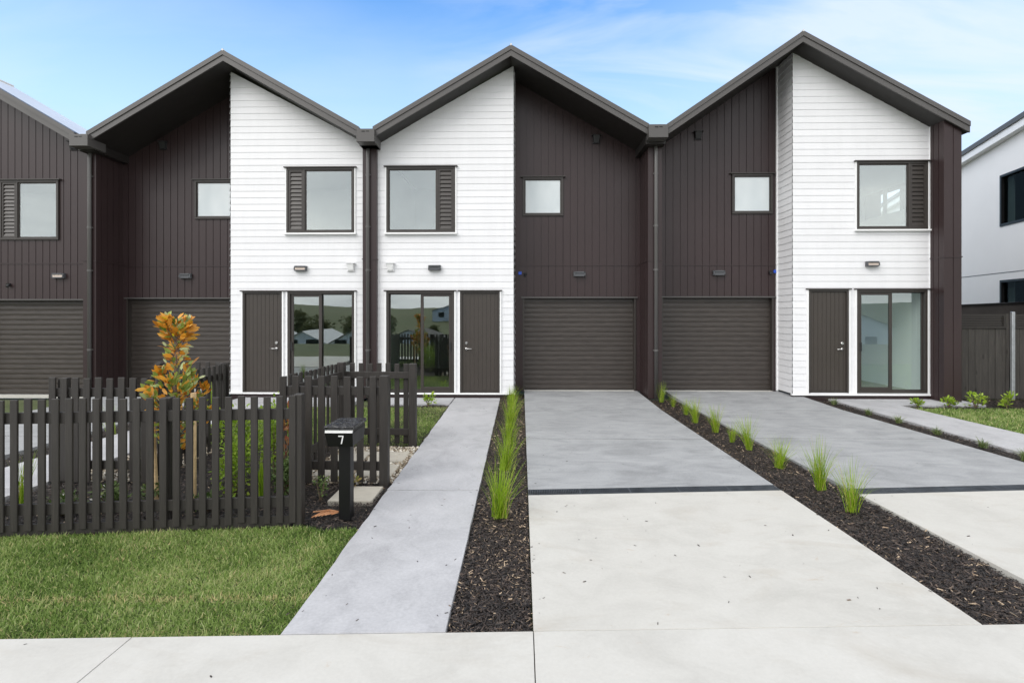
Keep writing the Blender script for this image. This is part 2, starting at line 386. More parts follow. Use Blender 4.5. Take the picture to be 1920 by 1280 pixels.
# ---- cladding in a wall plane: mp(u, z, out) -> xyz
def clip_top(poly, La):   # keep z <= La(u)
    o = []
    for i in range(len(poly)):
        a, b = poly[i], poly[(i+1) % len(poly)]; da, db = La(a[0])-a[1], La(b[0])-b[1]
        if da >= 0: o.append(a)
        if (da > 0) != (db > 0) and abs(da-db) > 1e-9:
            t = da/(da-db); o.append((a[0]+(b[0]-a[0])*t, a[1]+(b[1]-a[1])*t))
    return o
def minus(a, b, cuts):
    iv = [(a, b)]
    for c, d in cuts:
        nv = []
        for p, q in iv:
            if d <= p or c >= q: nv.append((p, q)); continue
            if c > p+1e-6: nv.append((p, c))
            if d < q-1e-6: nv.append((d, q))
        iv = nv
    return iv
def boards(mb, mp, u0, u1, z0, ztop, La, opens, pitch=.136, lip=.0105, thin=.003):
    r = 0
    while z0+r*pitch < ztop:
        a, b = z0+r*pitch, z0+(r+1)*pitch; r += 1
        br = sorted({a, b} | {z for o in opens for z in (o[2], o[3]) if a < z < b})
        for c, d in zip(br, br[1:]):
            m = (c+d)/2
            for p, q in minus(u0, u1, [(o[0], o[1]) for o in opens if o[2] < m < o[3]]):
                pl = clip_top([(p, c), (q, c), (q, d), (p, d)], La)
                if len(pl) < 3: continue
                wz = lambda z: lip+(thin-lip)*(z-a)/(b-a)
                mb.poly([mp(u, z, wz(z)) for u, z in pl])
                if abs(c-a) < 1e-6:
                    lo = [x for x in pl if abs(x[1]-c) < 1e-6]
                    if len(lo) >= 2:
                        ua, ub = min(x[0] for x in lo), max(x[0] for x in lo)
                        mb.poly([mp(ua, c, 0), mp(ub, c, 0), mp(ub, c, lip), mp(ua, c, lip)])
def panels(mb, mp, u0, u1, z0, La, opens, pitch=.16, gw=.013, gd=.012, start=None):
    us = [u0, u1]; u = (start if start is not None else u0+pitch*.7)
    gro = []
    while u < u1-.03:
        if u > u0+.03: gro.append((u, u+gw))
        u += pitch
    for g in gro: us += list(g)
    for o in opens: us += [x for x in (o[0], o[1]) if u0 < x < u1]
    us = sorted(set(us))
    for p, q in zip(us, us[1:]):
        if q-p < 1e-5: continue
        m = (p+q)/2; isg = any(a < m < b for a, b in gro); wv = -gd if isg else 0
        for c, d in minus(z0, 99, [(o[2], o[3]) for o in opens if o[0] < m < o[1]]):
            pl = clip_top([(p, c), (q, c), (q, d), (p, d)], La)
            if len(pl) < 3: continue
            mb.poly([mp(u, z, wv) for u, z in pl])
            if isg:
                for e in (p, q):
                    t = min(d, La(e))
                    if t > c: mb.poly([mp(e, c, 0), mp(e, c, wv), mp(e, t, wv), mp(e, t, 0)])
def XP(Y): return lambda u, z, o: (u, Y-o, z)          # wall facing the street
def YP(X, s): return lambda u, z, o: (X+s*o, u, z)     # return wall facing -x (s=-1) or +x

# ------------------------------------------------------------------ key planes
WY, DY, FAY, FINY, GY = 11.0, 11.65, 10.55, 10.9, 11.75
BACK = 19.2

def window(h, x0, x1, z0, z1, Y, pane, louvre=None, lw=.31, sill=WTRIM, trim=True):
    f = MB(); t = .045; y0, y1 = Y-.035, Y+.09
    f.box(x0, x1, y0, y1, z1-t, z1).box(x0, x1, y0, y1, z0, z0+t).box(x0, x0+t, y0, y1, z0+t, z1-t).box(x1-t, x1, y0, y1, z0+t, z1-t)
    a, b = x0+t, x1-t
    if louvre == 'l': f.box(a+lw, a+lw+.035, y0+.004, y1, z0+t, z1-t); la, lb, a = a, a+lw, a+lw+.035
    if louvre == 'r': f.box(b-lw-.035, b-lw, y0+.004, y1, z0+t, z1-t); la, lb, b = b-lw, b, b-lw-.035
    win = f.build('window', JOIN, h, bevel=.003)
    k = MB()   # inner glazing bead
    bt = .022; yb = Y-.01
    k.box(a, b, yb, yb+.03, z1-t-bt, z1-t).box(a, b, yb, yb+.03, z0+t, z0+t+bt).box(a, a+bt, yb, yb+.03, z0+t+bt, z1-t-bt).box(b-bt, b, yb, yb+.03, z0+t+bt, z1-t-bt)
    k.build('frame', JOIN, win)
    MB().box(a+bt, b-bt, yb+.012, yb+.018, z0+t+bt, z1-t-bt).build('pane', pane, win)
    if louvre:
        s = MB(); q = .038
        s.box(la, la+q, Y-.022, Y+.02, z0+t, z1-t).box(lb-q, lb, Y-.022, Y+.02, z0+t, z1-t)
        s.box(la+q, lb-q, Y-.022, Y+.02, z0+t, z0+t+q).box(la+q, lb-q, Y-.022, Y+.02, z1-t-q, z1-t)
        zz0, zz1 = z0+t+q, z1-t-q; n = 14; st = (zz1-zz0)/n
        for i in range(n):
            zb = zz0+i*st
            s.hexa([(la+q, Y-.020, zb), (lb-q, Y-.020, zb), (lb-q, Y-.012, zb), (la+q, Y-.012, zb), (la+q, Y+.006, zb+st*1.02), (lb-q, Y+.006, zb+st*1.02), (lb-q, Y+.014, zb+st*1.02), (la+q, Y+.014, zb+st*1.02)])
        s.build('louvre_panel', JOIN, win)
    MB().box(x0-.05, x1+.05, Y-.065, Y-.0, z1, z1+.022).build('head_flashing', JOIN, win)
    if trim:
        MB().box(x0-.04, x1+.04, Y-.075, Y, z0-.035, z0-.003).build('sill', sill, win)
        for fa, fb in ((x0-.026, x0-.002), (x1+.002, x1+.026)): MB().box(fa, fb, Y-.032, Y+.01, z0, z1-.002).build('facing', sill, win)
    return win
def room(h, X0, X1, z0, z1, Y0, Y1, hole, ceil_lamp=None, right_windows=False, open_back=False):
    m = MB()
    m.k = 1; m.poly([(X0, Y0, z0), (X1, Y0, z0), (X1, Y1, z0), (X0, Y1, z0)]); m.k = 0
    m.poly([(X0, Y0, z1), (X0, Y1, z1), (X1, Y1, z1), (X1, Y0, z1)])
    if not open_back: m.poly([(X0, Y1, z0), (X1, Y1, z0), (X1, Y1, z1), (X0, Y1, z1)])  # open_back leaves out the rear wall, adding unseen daylight to brighten the room
    m.poly([(X0, Y0, z0), (X0, Y1, z0), (X0, Y1, z1), (X0, Y0, z1)])
    if right_windows:
        ws = [(11.63, 12.18), (12.33, 12.97)]; wz0, wz1 = 4.02, 4.60
        ys = [Y0]+[q for p in ws for q in p]+[Y1]
        for i, (a, b) in enumerate(zip(ys, ys[1:])):
            if i % 2 == 0: m.poly([(X1, a, z0), (X1, b, z0), (X1, b, z1), (X1, a, z1)])
            else:
                m.poly([(X1, a, z0), (X1, b, z0), (X1, b, wz0), (X1, a, wz0)]); m.poly([(X1, a, wz1), (X1, b, wz1), (X1, b, z1), (X1, a, z1)])
    else:
        m.poly([(X1, Y0, z0), (X1, Y1, z0), (X1, Y1, z1), (X1, Y0, z1)])
    a, b, c, d = hole
    m.poly([(X0, Y0, z0), (X1, Y0, z0), (X1, Y0, c), (X0, Y0, c)]); m.poly([(X0, Y0, d), (X1, Y0, d), (X1, Y0, z1), (X0, Y0, z1)])
    m.poly([(X0, Y0, c), (a, Y0, c), (a, Y0, d), (X0, Y0, d)]); m.poly([(b, Y0, c), (X1, Y0, c), (X1, Y0, d), (b, Y0, d)])
    m.k = 0; m.box(X0+.001, X1-.001, Y1-.015, Y1-.003, z0+.002, z0+.1)   # skirting
    r = m.build('room', [ROOMW if open_back else ROOM, FLOORM], h)
    if ceil_lamp:
        x, y = ceil_lamp; MB().tube([(x, y, z1-.012), (x, y, z1-.004)], .045, 14).build('downlight', DOWNL, r)
def slider(h, x0, x1, z0, z1, Y, split, slide, gl=None):   # slide: which panel carries the heavier moving frame
    t = .05; y0, y1 = Y-.035, Y+.1; f = MB()
    f.box(x0, x1, y0, y1, z1-t, z1).box(x0, x1, y0, y1, z0, z0+.04).box(x0, x0+t, y0, y1, z0+.04, z1-t).box(x1-t, x1, y0, y1, z0+.04, z1-t)
    d = f.build('sliding_door', JOIN, h, bevel=.003)
    for side, (a, b) in (('l', (x0+t, split)), ('r', (split, x1-t))):
        q = .062 if side == slide else .02; yp = Y+.0 if side == slide else Y+.04
        if side != slide:
            if side == 'l': b += .03
            else: a -= .03
        g = MB(); lo = .075 if side == slide else .02
        g.box(a, b, yp, yp+.035, z1-t-q, z1-t).box(a, b, yp, yp+.035, z0+.04, z0+.04+lo)
        g.box(a, a+q, yp, yp+.035, z0+.04+lo, z1-t-q).box(b-q, b, yp, yp+.035, z0+.04+lo, z1-t-q)
        pf = g.build('sliding_panel' if side == slide else 'fixed_panel', JOIN, d, bevel=.002)
        MB().box(a+q, b-q, yp+.014, yp+.02, z0+.04+lo, z1-t-q).build('pane', GLASSE if x0 > 5 else GLASSD, d)
        if side == slide:
            hx = a+q*.5 if side == 'l' else b-q*.5
            k = MB(); k.box(hx-.014, hx+.014, yp-.045, yp-.033, .98, 1.16).box(hx-.01, hx+.01, yp-.034, yp-.0005, .99, 1.01).box(hx-.01, hx+.01, yp-.034, yp-.0005, 1.13, 1.15)
            k.build('handle', BLACKP, d, bevel=.003)
    MB().box(x0-.05, x1+.05, Y-.06, Y, z1, z1+.022).build('head_flashing', JOIN, d)
    return d
def front_door(h, x0, x1, z0, z1, Y, hs):   # hs = +1 handle towards larger x
    t = .04; f = MB(); y0, y1 = Y-.03, Y+.1
    f.box(x0, x1, y0, y1, z1-t, z1).box(x0, x0+t, y0, y1, z0, z1-t).box(x1-t, x1, y0, y1, z0, z1-t).box(x0+t, x1-t, y0+.01, y1, z0, z0+.025)
    d = f.build('front_door', JOIN, h, bevel=.003)
    lf = MB(); panels(lf, XP(Y+.005), x0+t, x1-t, z0+.028, lambda u: z1-t-.004, [], pitch=.086, gw=.007, gd=.006, start=x0+t+.075)
    lf.build('door_leaf', DOORM, d)
    hx = (x1-t-.085) if hs > 0 else (x0+t+.085)
    k = MB()
    k.tube([(hx, Y+.004, 1.02), (hx, Y-.018, 1.02)], .027, 16).tube([(hx, Y-.012, 1.02), (hx, Y-.05, 1.02)], .010, 10)
    k.tube([(hx, Y-.05, 1.02), (hx-hs*.06, Y-.054, 1.022), (hx-hs*.125, Y-.05, 1.018)], [.0105, .0095, .008], 10)
    k.build('handle', STEEL, d, smooth=True)
    MB().tube([(hx, Y+.004, 1.14), (hx, Y-.02, 1.14), (hx, Y-.026, 1.14)], [.03, .03, .024], 18).build('lock', STEEL, d)
    MB().box(x0-.05, x1+.05, Y-.06, Y, z1, z1+.022).build('head_flashing', JOIN, d)
    return d
def garage_door(h, x0, x1, z0, z1, Y):
    m = MB(); n = 19; st = (z1-z0)/n
    prof = []
    for i in range(n):
        a = z0+i*st
        prof += [(a, 0), (a+.005, .001), (a+.009, .007), (a+st*.45, .010), (a+st-.010, .007), (a+st-.005, .001)]
    prof.append((z1, 0))
    for (za, oa), (zb, ob) in zip(prof, prof[1:]):
        m.poly([(x0, Y-oa, za), (x1, Y-oa, za), (x1, Y-ob, zb), (x0, Y-ob, zb)])
    d = m.build('garage_door', GARAGE, h)
    MB().box(x0+.01, x1-.01, Y-.02, Y+.01, z0-.02, z0+.012).build('bottom_seal', BLACKP, d)
    return d
def garage_trim(h, x0, x1, z1, Y, z0=.03):
    j = MB(); j.box(x0-.035, x0, Y-.02, GY+.02 if Y > 11.3 else Y+.12, z0, z1).box(x1, x1+.035, Y-.02, GY+.02 if Y > 11.3 else Y+.12, z0, z1)
    j.box(x0-.035, x1+.035, Y-.02, GY+.02 if Y > 11.3 else Y+.12, z1, z1+.03)
    j.build('garage_frame', JOIN, h)
    MB().box(x0-.07, x1+.07, Y-.05, Y-.021, z1+.012, z1+.04).build('head_flashing', FASC, h)
def wall_light(h, x, z, Y, lit=False):
    a = MB()   # curved bulkhead with an opal slot
    pts = [(-.13, 0), (-.13, .05), (-.095, .085), (.095, .085), (.13, .05), (.13, 0)]
    for z0, z1 in ((z+.022, z+.052), (z-.052, z-.03)):
        b = len(a.v); n = len(pts)
        a.v += [(x+p, Y-q, z0) for p, q in pts]+[(x+p, Y-q, z1) for p, q in pts]
        for i in range(n-1): a.f.append([b+i, b+i+1, b+n+i+1, b+n+i]); a.mi.append(0)
        a.f.append([b+n+i for i in range(n)]); a.mi.append(0); a.f.append([b+i for i in reversed(range(n))]); a.mi.append(0)
    a.box(x-.128, x-.105, Y-.072, Y, z-.03, z+.022).box(x+.105, x+.128, Y-.072, Y, z-.03, z+.022)
    o = a.build('wall_light', GREYM, h)
    MB().box(x-.104, x+.104, Y-.066, Y-.005, z-.03, z+.022).build('lens', OPAL if lit else GREYM, o)
def vent_hood(h, x, z, Y, m, s=1.0):
    v = MB(); v.box(x-.11*s, x+.11*s, Y-.10*s, Y, z+.075*s, z+.085*s)
    v.hexa([(x-.06*s, Y-.05*s, z-.08*s), (x+.06*s, Y-.05*s, z-.08*s), (x+.075*s, Y, z-.08*s), (x-.075*s, Y, z-.08*s), (x-.075*s, Y-.085*s, z+.075*s), (x+.075*s, Y-.085*s, z+.075*s), (x+.08*s, Y, z+.075*s), (x-.08*s, Y, z+.075*s)])
    v.box(x-.085*s, x+.085*s, Y-.035*s, Y, z-.10*s, z-.085*s)
    v.build('vent_hood', m, h)
def sensor(h, x, z, Y, dirx, film=True):
    b = MB(); b.tube([(x, Y, z), (x, Y-.05, z-.01)], [.03, .035], 10).tube([(x, Y-.03, z-.02), (x, Y-.07, z-.05)], [.03, .022], 10)
    b.build('security_sensor', BLACKP, h)
    if film: MB().box(x+dirx*.11-.035, x+dirx*.11+.035, Y-.03, Y-.002, z-.02, z+.045).build('sensor_film', BLUE, h)
def downpipe(h, x, Y, z0, z1):
    p = MB(); p.tube([(x, Y+.02, z1), (x, Y-.005, z1-.05), (x, Y-.02, z1-.13), (x, Y-.02, z0)], .037, 14)
    d = p.build('downpipe', PIPE, h, smooth=True)
    for z in (4.62, 3.55, 2.65, 1.0):
        c = MB(); c.tube([(x, Y-.02, z-.02), (x, Y-.02, z+.02)], .042, 14).box(x-.05, x+.05, Y-.012, Y+.04, z-.012, z+.012)
        c.build('bracket', PIPE, d)
def rainhead(h, x0, x1, z0, z1, Y0=10.45, Y1=10.93):
    b = MB(); b.box(x0, x1, Y0, Y1, z0, z1)
    o = b.build('rainhead', FASC, h, bevel=.006)
    s = MB(); xm = (x0+x1)/2
    s.box(xm-.075, xm-.008, Y0-.003, Y0+.01, z1-.065, z1-.045).box(xm+.012, xm+.075, Y0-.003, Y0+.01, z1-.060, z1-.045)
    s.build('overflow_slot', BLACK, o)
def roof(h, xp, zp, xl, zl, xr, zr, BACK=BACK):
    cap, brd = .098, .118
    def chev(o0, o1, y0, y1, mb):   # chevron band between vertical offsets below the ridge line
        mb.hexa([(xl, y0, zl-o1), (xp, y0, zp-o1), (xp, y1, zp-o1), (xl, y1, zl-o1), (xl, y0, zl-o0), (xp, y0, zp-o0), (xp, y1, zp-o0), (xl, y1, zl-o0)])
        mb.hexa([(xp, y0, zp-o1), (xr, y0, zr-o1), (xr, y1, zr-o1), (xp, y1, zp-o1), (xp, y0, zp-o0), (xr, y0, zr-o0), (xr, y1, zr-o0), (xp, y1, zp-o0)])
    a = MB(); chev(.012, cap+.01, FAY+.01, BACK, a); r = a.build('roof', ROOFM, h)
    b = MB(); chev(0, cap, FAY-.018, FAY+.13, b); b.build('barge_flashing', FASC, r)
    c = MB(); chev(cap+.002, cap+brd, FAY, FAY+.03, c); c.build('barge_board', FASC, r)
    d = MB(); chev(cap+.012, cap+brd-.012, FAY+.031, BACK, d); d.build('soffit', SOFF, r)
    e = MB(); e.tube([(xp, FAY-.02, zp+.0), (xp, BACK, zp+.0)], .022, 10).build('ridge_cap', ROOFM, r)
    under = cap+brd-.03
    return (lambda x: (zl+(zp-zl)*(x-xl)/(xp-xl) if x < xp else zr+(zp-zr)*(x-xr)/(xp-xr))-under)
def fin(h, x0, x1, y0, y1, top, zj, faces, gro=None):
    m = MB(); La = lambda u: top
    panels(m, XP(y0), x0, x1, 0.0, La, [], pitch=gro or .5, start=None if gro else 99)
    if 'l' in faces: panels(m, YP(x0, -1), y0, y1, 0.0, La, [], pitch=.165, start=y0+.13)
    else: m.poly([(x0, y0, 0), (x0, y1, 0), (x0, y1, top), (x0, y0, top)])
    if 'r' in faces: panels(m, YP(x1, 1), y0, y1, 0.0, La, [], pitch=.165, start=y0+.13)
    else: m.poly([(x1, y0, 0), (x1, y1, 0), (x1, y1, top), (x1, y0, top)])
    j = .011
    m.box(x0-.012, x1+.012, y0-.012, y0-.0015, zj-j, zj+j).box(x0-.012, x0-.0015, y0, y1, zj-j, zj+j).box(x1+.0015, x1+.012, y0, y1, zj-j, zj+j)
    m.build('party_wall', DARK, h)

def unit(lbl, X, xp, zp, xl, zl, xr, zr, white, wleft, dark, win, lou, sld, split, slide, door, hs, small, gar, lights, vents_w, vents_d, sens):
    h = thing('townhouse', ((white[0]+white[1]+dark[0]+dark[1])/4, WY, 0), lbl, 'townhouse', 'gabled terrace houses in a row')
    La = roof(h, xp, zp, xl, zl, xr, zr)
    # white weatherboard block
    z0 = .105; m = MB()
    opens = [win, sld, door]
    boards(m, XP(WY), white[0], white[1], z0, 8, La, opens)
    if wleft: boards(m, YP(white[0], -1), WY, DY, z0, 8, lambda u: La(white[0]), [], lip=.030 if white[0] < 0 else .014)
    else: boards(m, YP(white[1], 1), WY, DY, z0, 8, lambda u: La(white[1]), [], lip=.028)
    m.build('weatherboard_wall', WHITE, h)
    xs = white[1] if wleft else white[0]
    t = MB()
    if wleft: t.box(xs, xs+.028, WY-.03, WY+.01, z0, La(xs)-.01); t.box(white[0]-.034, white[0]+.01, DY-.04, DY-.002, .07, La(white[0])-.02)
    else: t.box(xs-.028, xs, WY-.03, WY+.01, z0, La(xs)-.01); t.box(white[1]-.01, white[1]+.012, DY-.04, DY-.002, .07, La(white[1])-.02)
    t.box(white[0]-.03 if wleft else white[0], white[1] if wleft else white[1]+.03, WY-.045, WY+.02, .072, .104)
    e = sorted([sld[0], sld[1], door[0], door[1]])
    for x in e:
        s = -1 if x in (sld[0], door[0]) else 1
        t.box(min(x+s*.003, x+s*.034), max(x+s*.003, x+s*.034), WY-.038, WY+.01, .105, door[3]-.003)
    t.build('corner_trim', WTRIM, h)
    MB().box(white[0], white[1], WY-.004, WY+.1, -.05, .071).build('plinth', DARK, h)
    # dark cladding
    zj = 2.81
    g = (gar[0], gar[1], -1, gar[2])
    d = MB(); panels(d, XP(DY), dark[0], dark[1], .05, La, [g, small], pitch=.160)
    d.box(dark[0]+.015, dark[1]-.015, DY-.012, DY-.0015, zj-.01, zj+.01)
    d.build('dark_cladding', DARK, h)
    garage_trim(h, gar[0], gar[1], gar[2], DY); garage_door(h, gar[0], gar[1], .068, gar[2], GY)
    MB().box(gar[0], gar[1], DY-.06, GY+.05, 0, .064).build('threshold', CLIGHT, h)
    window(h, win[0], win[1], win[2], win[3], WY, GLASS, lou)
    window(h, small[0], small[1], small[2], small[3], DY, FROST, sill=JOIN, trim=False)
    slider(h, sld[0], sld[1], sld[2], sld[3], WY, split, slide)
    front_door(h, door[0], door[1], door[2], door[3], WY, hs)
    for x, z, Y, lit in lights: wall_light(h, x, z, Y, lit)
    for x, z in vents_w: vent_hood(h, x, z, WY-.012, WTRIM, .9)
    for x, z in vents_d: vent_hood(h, x, z, DY, BLACKP, .95)
    for x, z, s in sens: sensor(h, x, z, DY, s, x > 0)
    return h, La

CX12, CX23 = -3.16, 2.74
# house with the house number 7 garden (left of the middle)
h1, La1 = unit('townhouse behind the picket fenced garden, white boards right of its dark garage half',
    0, -6.03, 7.07, -8.82, 5.44, -3.267, 5.50, (-6.115, -3.29), True, (-8.914, -6.115),
    (-4.927, -3.497, 3.44, 4.80), 'l', (-4.90, -3.497, .107, 2.215), -4.19, 'l', (-5.85, -5.02, .107, 2.215), 1,
    (-7.285, -6.37, 3.855, 4.72), (-8.79, -6.38, 2.07),
    [(-4.62, 2.695, WY-.015, True), (-7.48, 2.59, DY, False)], [(-3.57, 2.73)], [(-7.99, 5.50)], [(-6.36, 2.60, -1)])
room(h1, -6.0, -3.32, 2.75, 5.2, WY+.095, WY+3.6, (-4.927, -3.497, 3.44, 4.80), ceil_lamp=(-4.62, WY+1.0))
room(h1, -6.0, -3.32, .1, 2.6, WY+.105, WY+5, (-4.90, -3.497, .107, 2.215), ceil_lamp=(-3.85, WY+1.2))
h2, La2 = unit('middle townhouse with white boards left of its grey driveway and dark garage half',
    0, -.213, 7.12, -2.988, 5.50, 2.535, 5.52, (-3.01, -.167), False, (-.167, 2.598),
    (-2.823, -1.383, 3.44, 4.81), 'r', (-2.823, -1.405, .107, 2.22), -2.11, 'r', (-1.28, -.456, .107, 2.22), -1,
    (.022, .915, 3.90, 4.75), (.06, 2.47, 2.08),
    [(-1.81, 2.705, WY-.015, False), (1.27, 2.62, DY, False)], [(-2.74, 2.73)], [(1.64, 5.58)], [(.075, 2.63, -1)])
room(h2, -2.98, -.25, 2.75, 5.2, WY+.095, WY+3.6, (-2.823, -1.383, 3.44, 4.81))
room(h2, -2.98, -.25, .1, 2.6, WY+.105, WY+5, (-2.823, -1.405, .107, 2.22))
h3, La3 = unit('right end townhouse with the tallest gable and white boards right of its garage half',
    0, 5.571, 7.343, 2.862, 5.50, 8.823, 5.53, (5.59, 8.37), True, (2.881, 5.59),
    (6.885, 8.325, 3.48, 4.87), 'r', (6.885, 8.315, .125, 2.245), 7.62, 'l', (5.906, 6.722, .125, 2.245), 1,
    (4.60, 5.48, 3.93, 4.80), (3.10, 5.47, 2.09),
    [(7.19, 2.77, WY-.015, True), (4.31, 2.64, DY, False)], [], [(3.86, 5.65)], [(5.43, 2.66, 1)])
room(h3, 5.7, 8.33, 2.78, 5.4, WY+.095, WY+4.2, (6.885, 8.325, 3.48, 4.87), right_windows=True)
room(h3, 5.7, 8.33, .12, 2.6, WY+.105, WY+2.9, (6.885, 8.315, .125, 2.245), open_back=True)
# party walls, rainheads and downpipes belong to the house on their right
fin(h1, -9.19, -8.914, FINY, DY, La1(-8.8)+.03, 2.86, 'r')
rainhead(h1, -9.10, -8.72, 5.12, 5.36); downpipe(h1, -9.02, FINY-.02, 0.02, 5.13)
fin(h2, -3.298, -3.008, FINY, DY, La2(-2.988)+.02, 2.88, 'r')
rainhead(h2, -3.29, -2.93, 5.17, 5.43); downpipe(h2, -3.18, FINY-.02, 0.02, 5.18)
fin(h3, 2.598, 2.881, FINY, DY, La3(2.862)+.02, 2.84, 'l')
rainhead(h3, 2.51, 2.89, 5.22, 5.48); downpipe(h3, 2.75, FINY-.02, 0.02, 5.23)
for hh, xa_, xb_, zz_ in ((h1, -9.12, -8.78, 5.40), (h2, -3.30, -2.95, 5.47), (h3, 2.50, 2.90, 5.47)):
    MB().box(xa_, xb_, FAY+.14, BACK, zz_-.30, zz_-.10).build('valley_gutter', SOFF, hh)
# gable end wall of the last house, standing forward of the boards
m = MB(); e0, e1 = 8.371, 8.715
panels(m, XP(10.62), e0, e1, 0, La3, [], pitch=.185, start=e0+.175)
panels(m, YP(e0, -1), 10.62, WY+.02, 0, lambda u: La3(e0)-.0, [], pitch=.135, start=10.75)
for ya_, yb_, hole in ((10.62, 11.63, 0), (11.63, 12.18, 1), (12.18, 12.33, 0), (12.33, 12.97, 1), (12.97, BACK, 0)):
    zt = La3(e1)
    for za_, zb_ in (((0, 4.0), (4.62, zt)) if hole else ((0, zt),)): m.poly([(e1, ya_, za_), (e1, yb_, za_), (e1, yb_, zb_), (e1, ya_, zb_)])
m.box(e0-.012, e1+.012, 10.608, 10.6185, 2.865, 2.887).box(e0-.012, e0-.0015, 10.62, WY-.03, 2.865, 2.887)
m.build('party_wall', DARK, h3)

# house at the left edge: dark right half, garage, louvred window
h0 = thing('townhouse', (-11.5, WY, 0), 'all dark townhouse cut off by the left edge of the photo', 'townhouse', 'gabled terrace houses in a row')
La0 = roof(h0, -11.85, 7.05, -14.65, 5.42, -9.07, 5.43, BACK=12.1)
d = MB(); win0 = (-11.05, -9.78, 3.31, 4.57); g0 = (-11.35, -9.20, -1, 2.02)
panels(d, XP(WY), -14.6, -9.19, .03, La0, [g0, win0], pitch=.150)
d.box(-14.6, -9.19, WY-.012, WY-.0015, 2.80, 2.82); d.build('dark_cladding', DARK, h0)
garage_trim(h0, g0[0], g0[1], 2.02, WY); garage_door(h0, g0[0], g0[1], .03, 2.02, WY+.11)
MB().box(g0[0], g0[1], WY-.04, WY+.14, -.03, .03).build('threshold', CLIGHT, h0)
window(h0, *win0, WY, GLASS, 'l', sill=JOIN, trim=False)
room(h0, -14, -9.3, 2.7, 5.1, WY+.095, WY+3.5, win0)
wall_light(h0, -9.77, 2.55, WY, True); vent_hood(h0, -9.46, 5.30, WY, BLACKP, .95); sensor(h0, -10.85, 2.37, WY, -1, False)

# ------------------------------------------------------------------ neighbour beyond the right fence
nb = thing('neighbour_house', (12.5, 14, 0), 'plain white plastered house beyond the timber fence', 'house')
A = Vector((12.5, 14.0)); dv = Vector((.218, .976))
def npnt(t, z, o=0): p = A+dv*t; return (p.x-dv.y*o, p.y+dv.x*o, z)
def ntop(t): return 6.22-.085*t
nw = MB(); T0, T1 = -7.0, 9.0
wins = [(-2.6, .02, 4.02, 5.35), (-2.6, .02, 1.5, 2.62)]
ts = [T0, -2.6, .02, T1]
for a, b in zip(ts, ts[1:]):
    ops = [(o[2], o[3]) for o in wins if o[0] < (a+b)/2 < o[1]]
    for c, dd in minus(-.2, 99, ops):
        if dd > 50: nw.poly([npnt(a, c), npnt(b, c), npnt(b, ntop(b)), npnt(a, ntop(a))])
        else: nw.poly([npnt(a, c), npnt(b, c), npnt(b, dd), npnt(a, dd)])
p = npnt(T0, 0); q = (p[0]+9, p[1]-2, 0)
nw.poly([npnt(T0, -.2), npnt(T0, ntop(T0)), (q[0], q[1], ntop(T0)+2), (q[0], q[1], -.2)])
nw.build('wall', NEIGH, nb)
jt = MB(); 
for a, b in ((T0, T1),): jt.hexa([npnt(a, 2.805, -.002), npnt(b, 2.805, -.002), npnt(b, 2.805, .006), npnt(a, 2.805, .006), npnt(a, 2.82, -.002), npnt(b, 2.82, -.002), npnt(b, 2.82, .006), npnt(a, 2.82, .006)])
jt.build('joint_strip', FASC, nb)
rf = MB()
rf.hexa([npnt(T0-.3, ntop(T0)-.02, .18), npnt(T1, ntop(T1)-.02, .18), npnt(T1, ntop(T1)-.02, -6), npnt(T0-.3, ntop(T0)-.02, -6), npnt(T0-.3, ntop(T0)+.16, .18), npnt(T1, ntop(T1)+.16, .18), npnt(T1, ntop(T1)+2.2, -6), npnt(T0-.3, ntop(T0)+2.2, -6)])
r_ = rf.build('roof', WTRIM, nb)
rc = MB(); rc.hexa([npnt(T0-.35, ntop(T0)+.165, .22), npnt(T1, ntop(T1)+.165, .22), npnt(T1, ntop(T1)+.165, -.1), npnt(T0-.35, ntop(T0)+.165, -.1), npnt(T0-.35, ntop(T0)+.29, .22), npnt(T1, ntop(T1)+.29, .22), npnt(T1, ntop(T1)+.29, -.1), npnt(T0-.35, ntop(T0)+.29, -.1)])
rc.build('barge_flashing', FASC, r_)
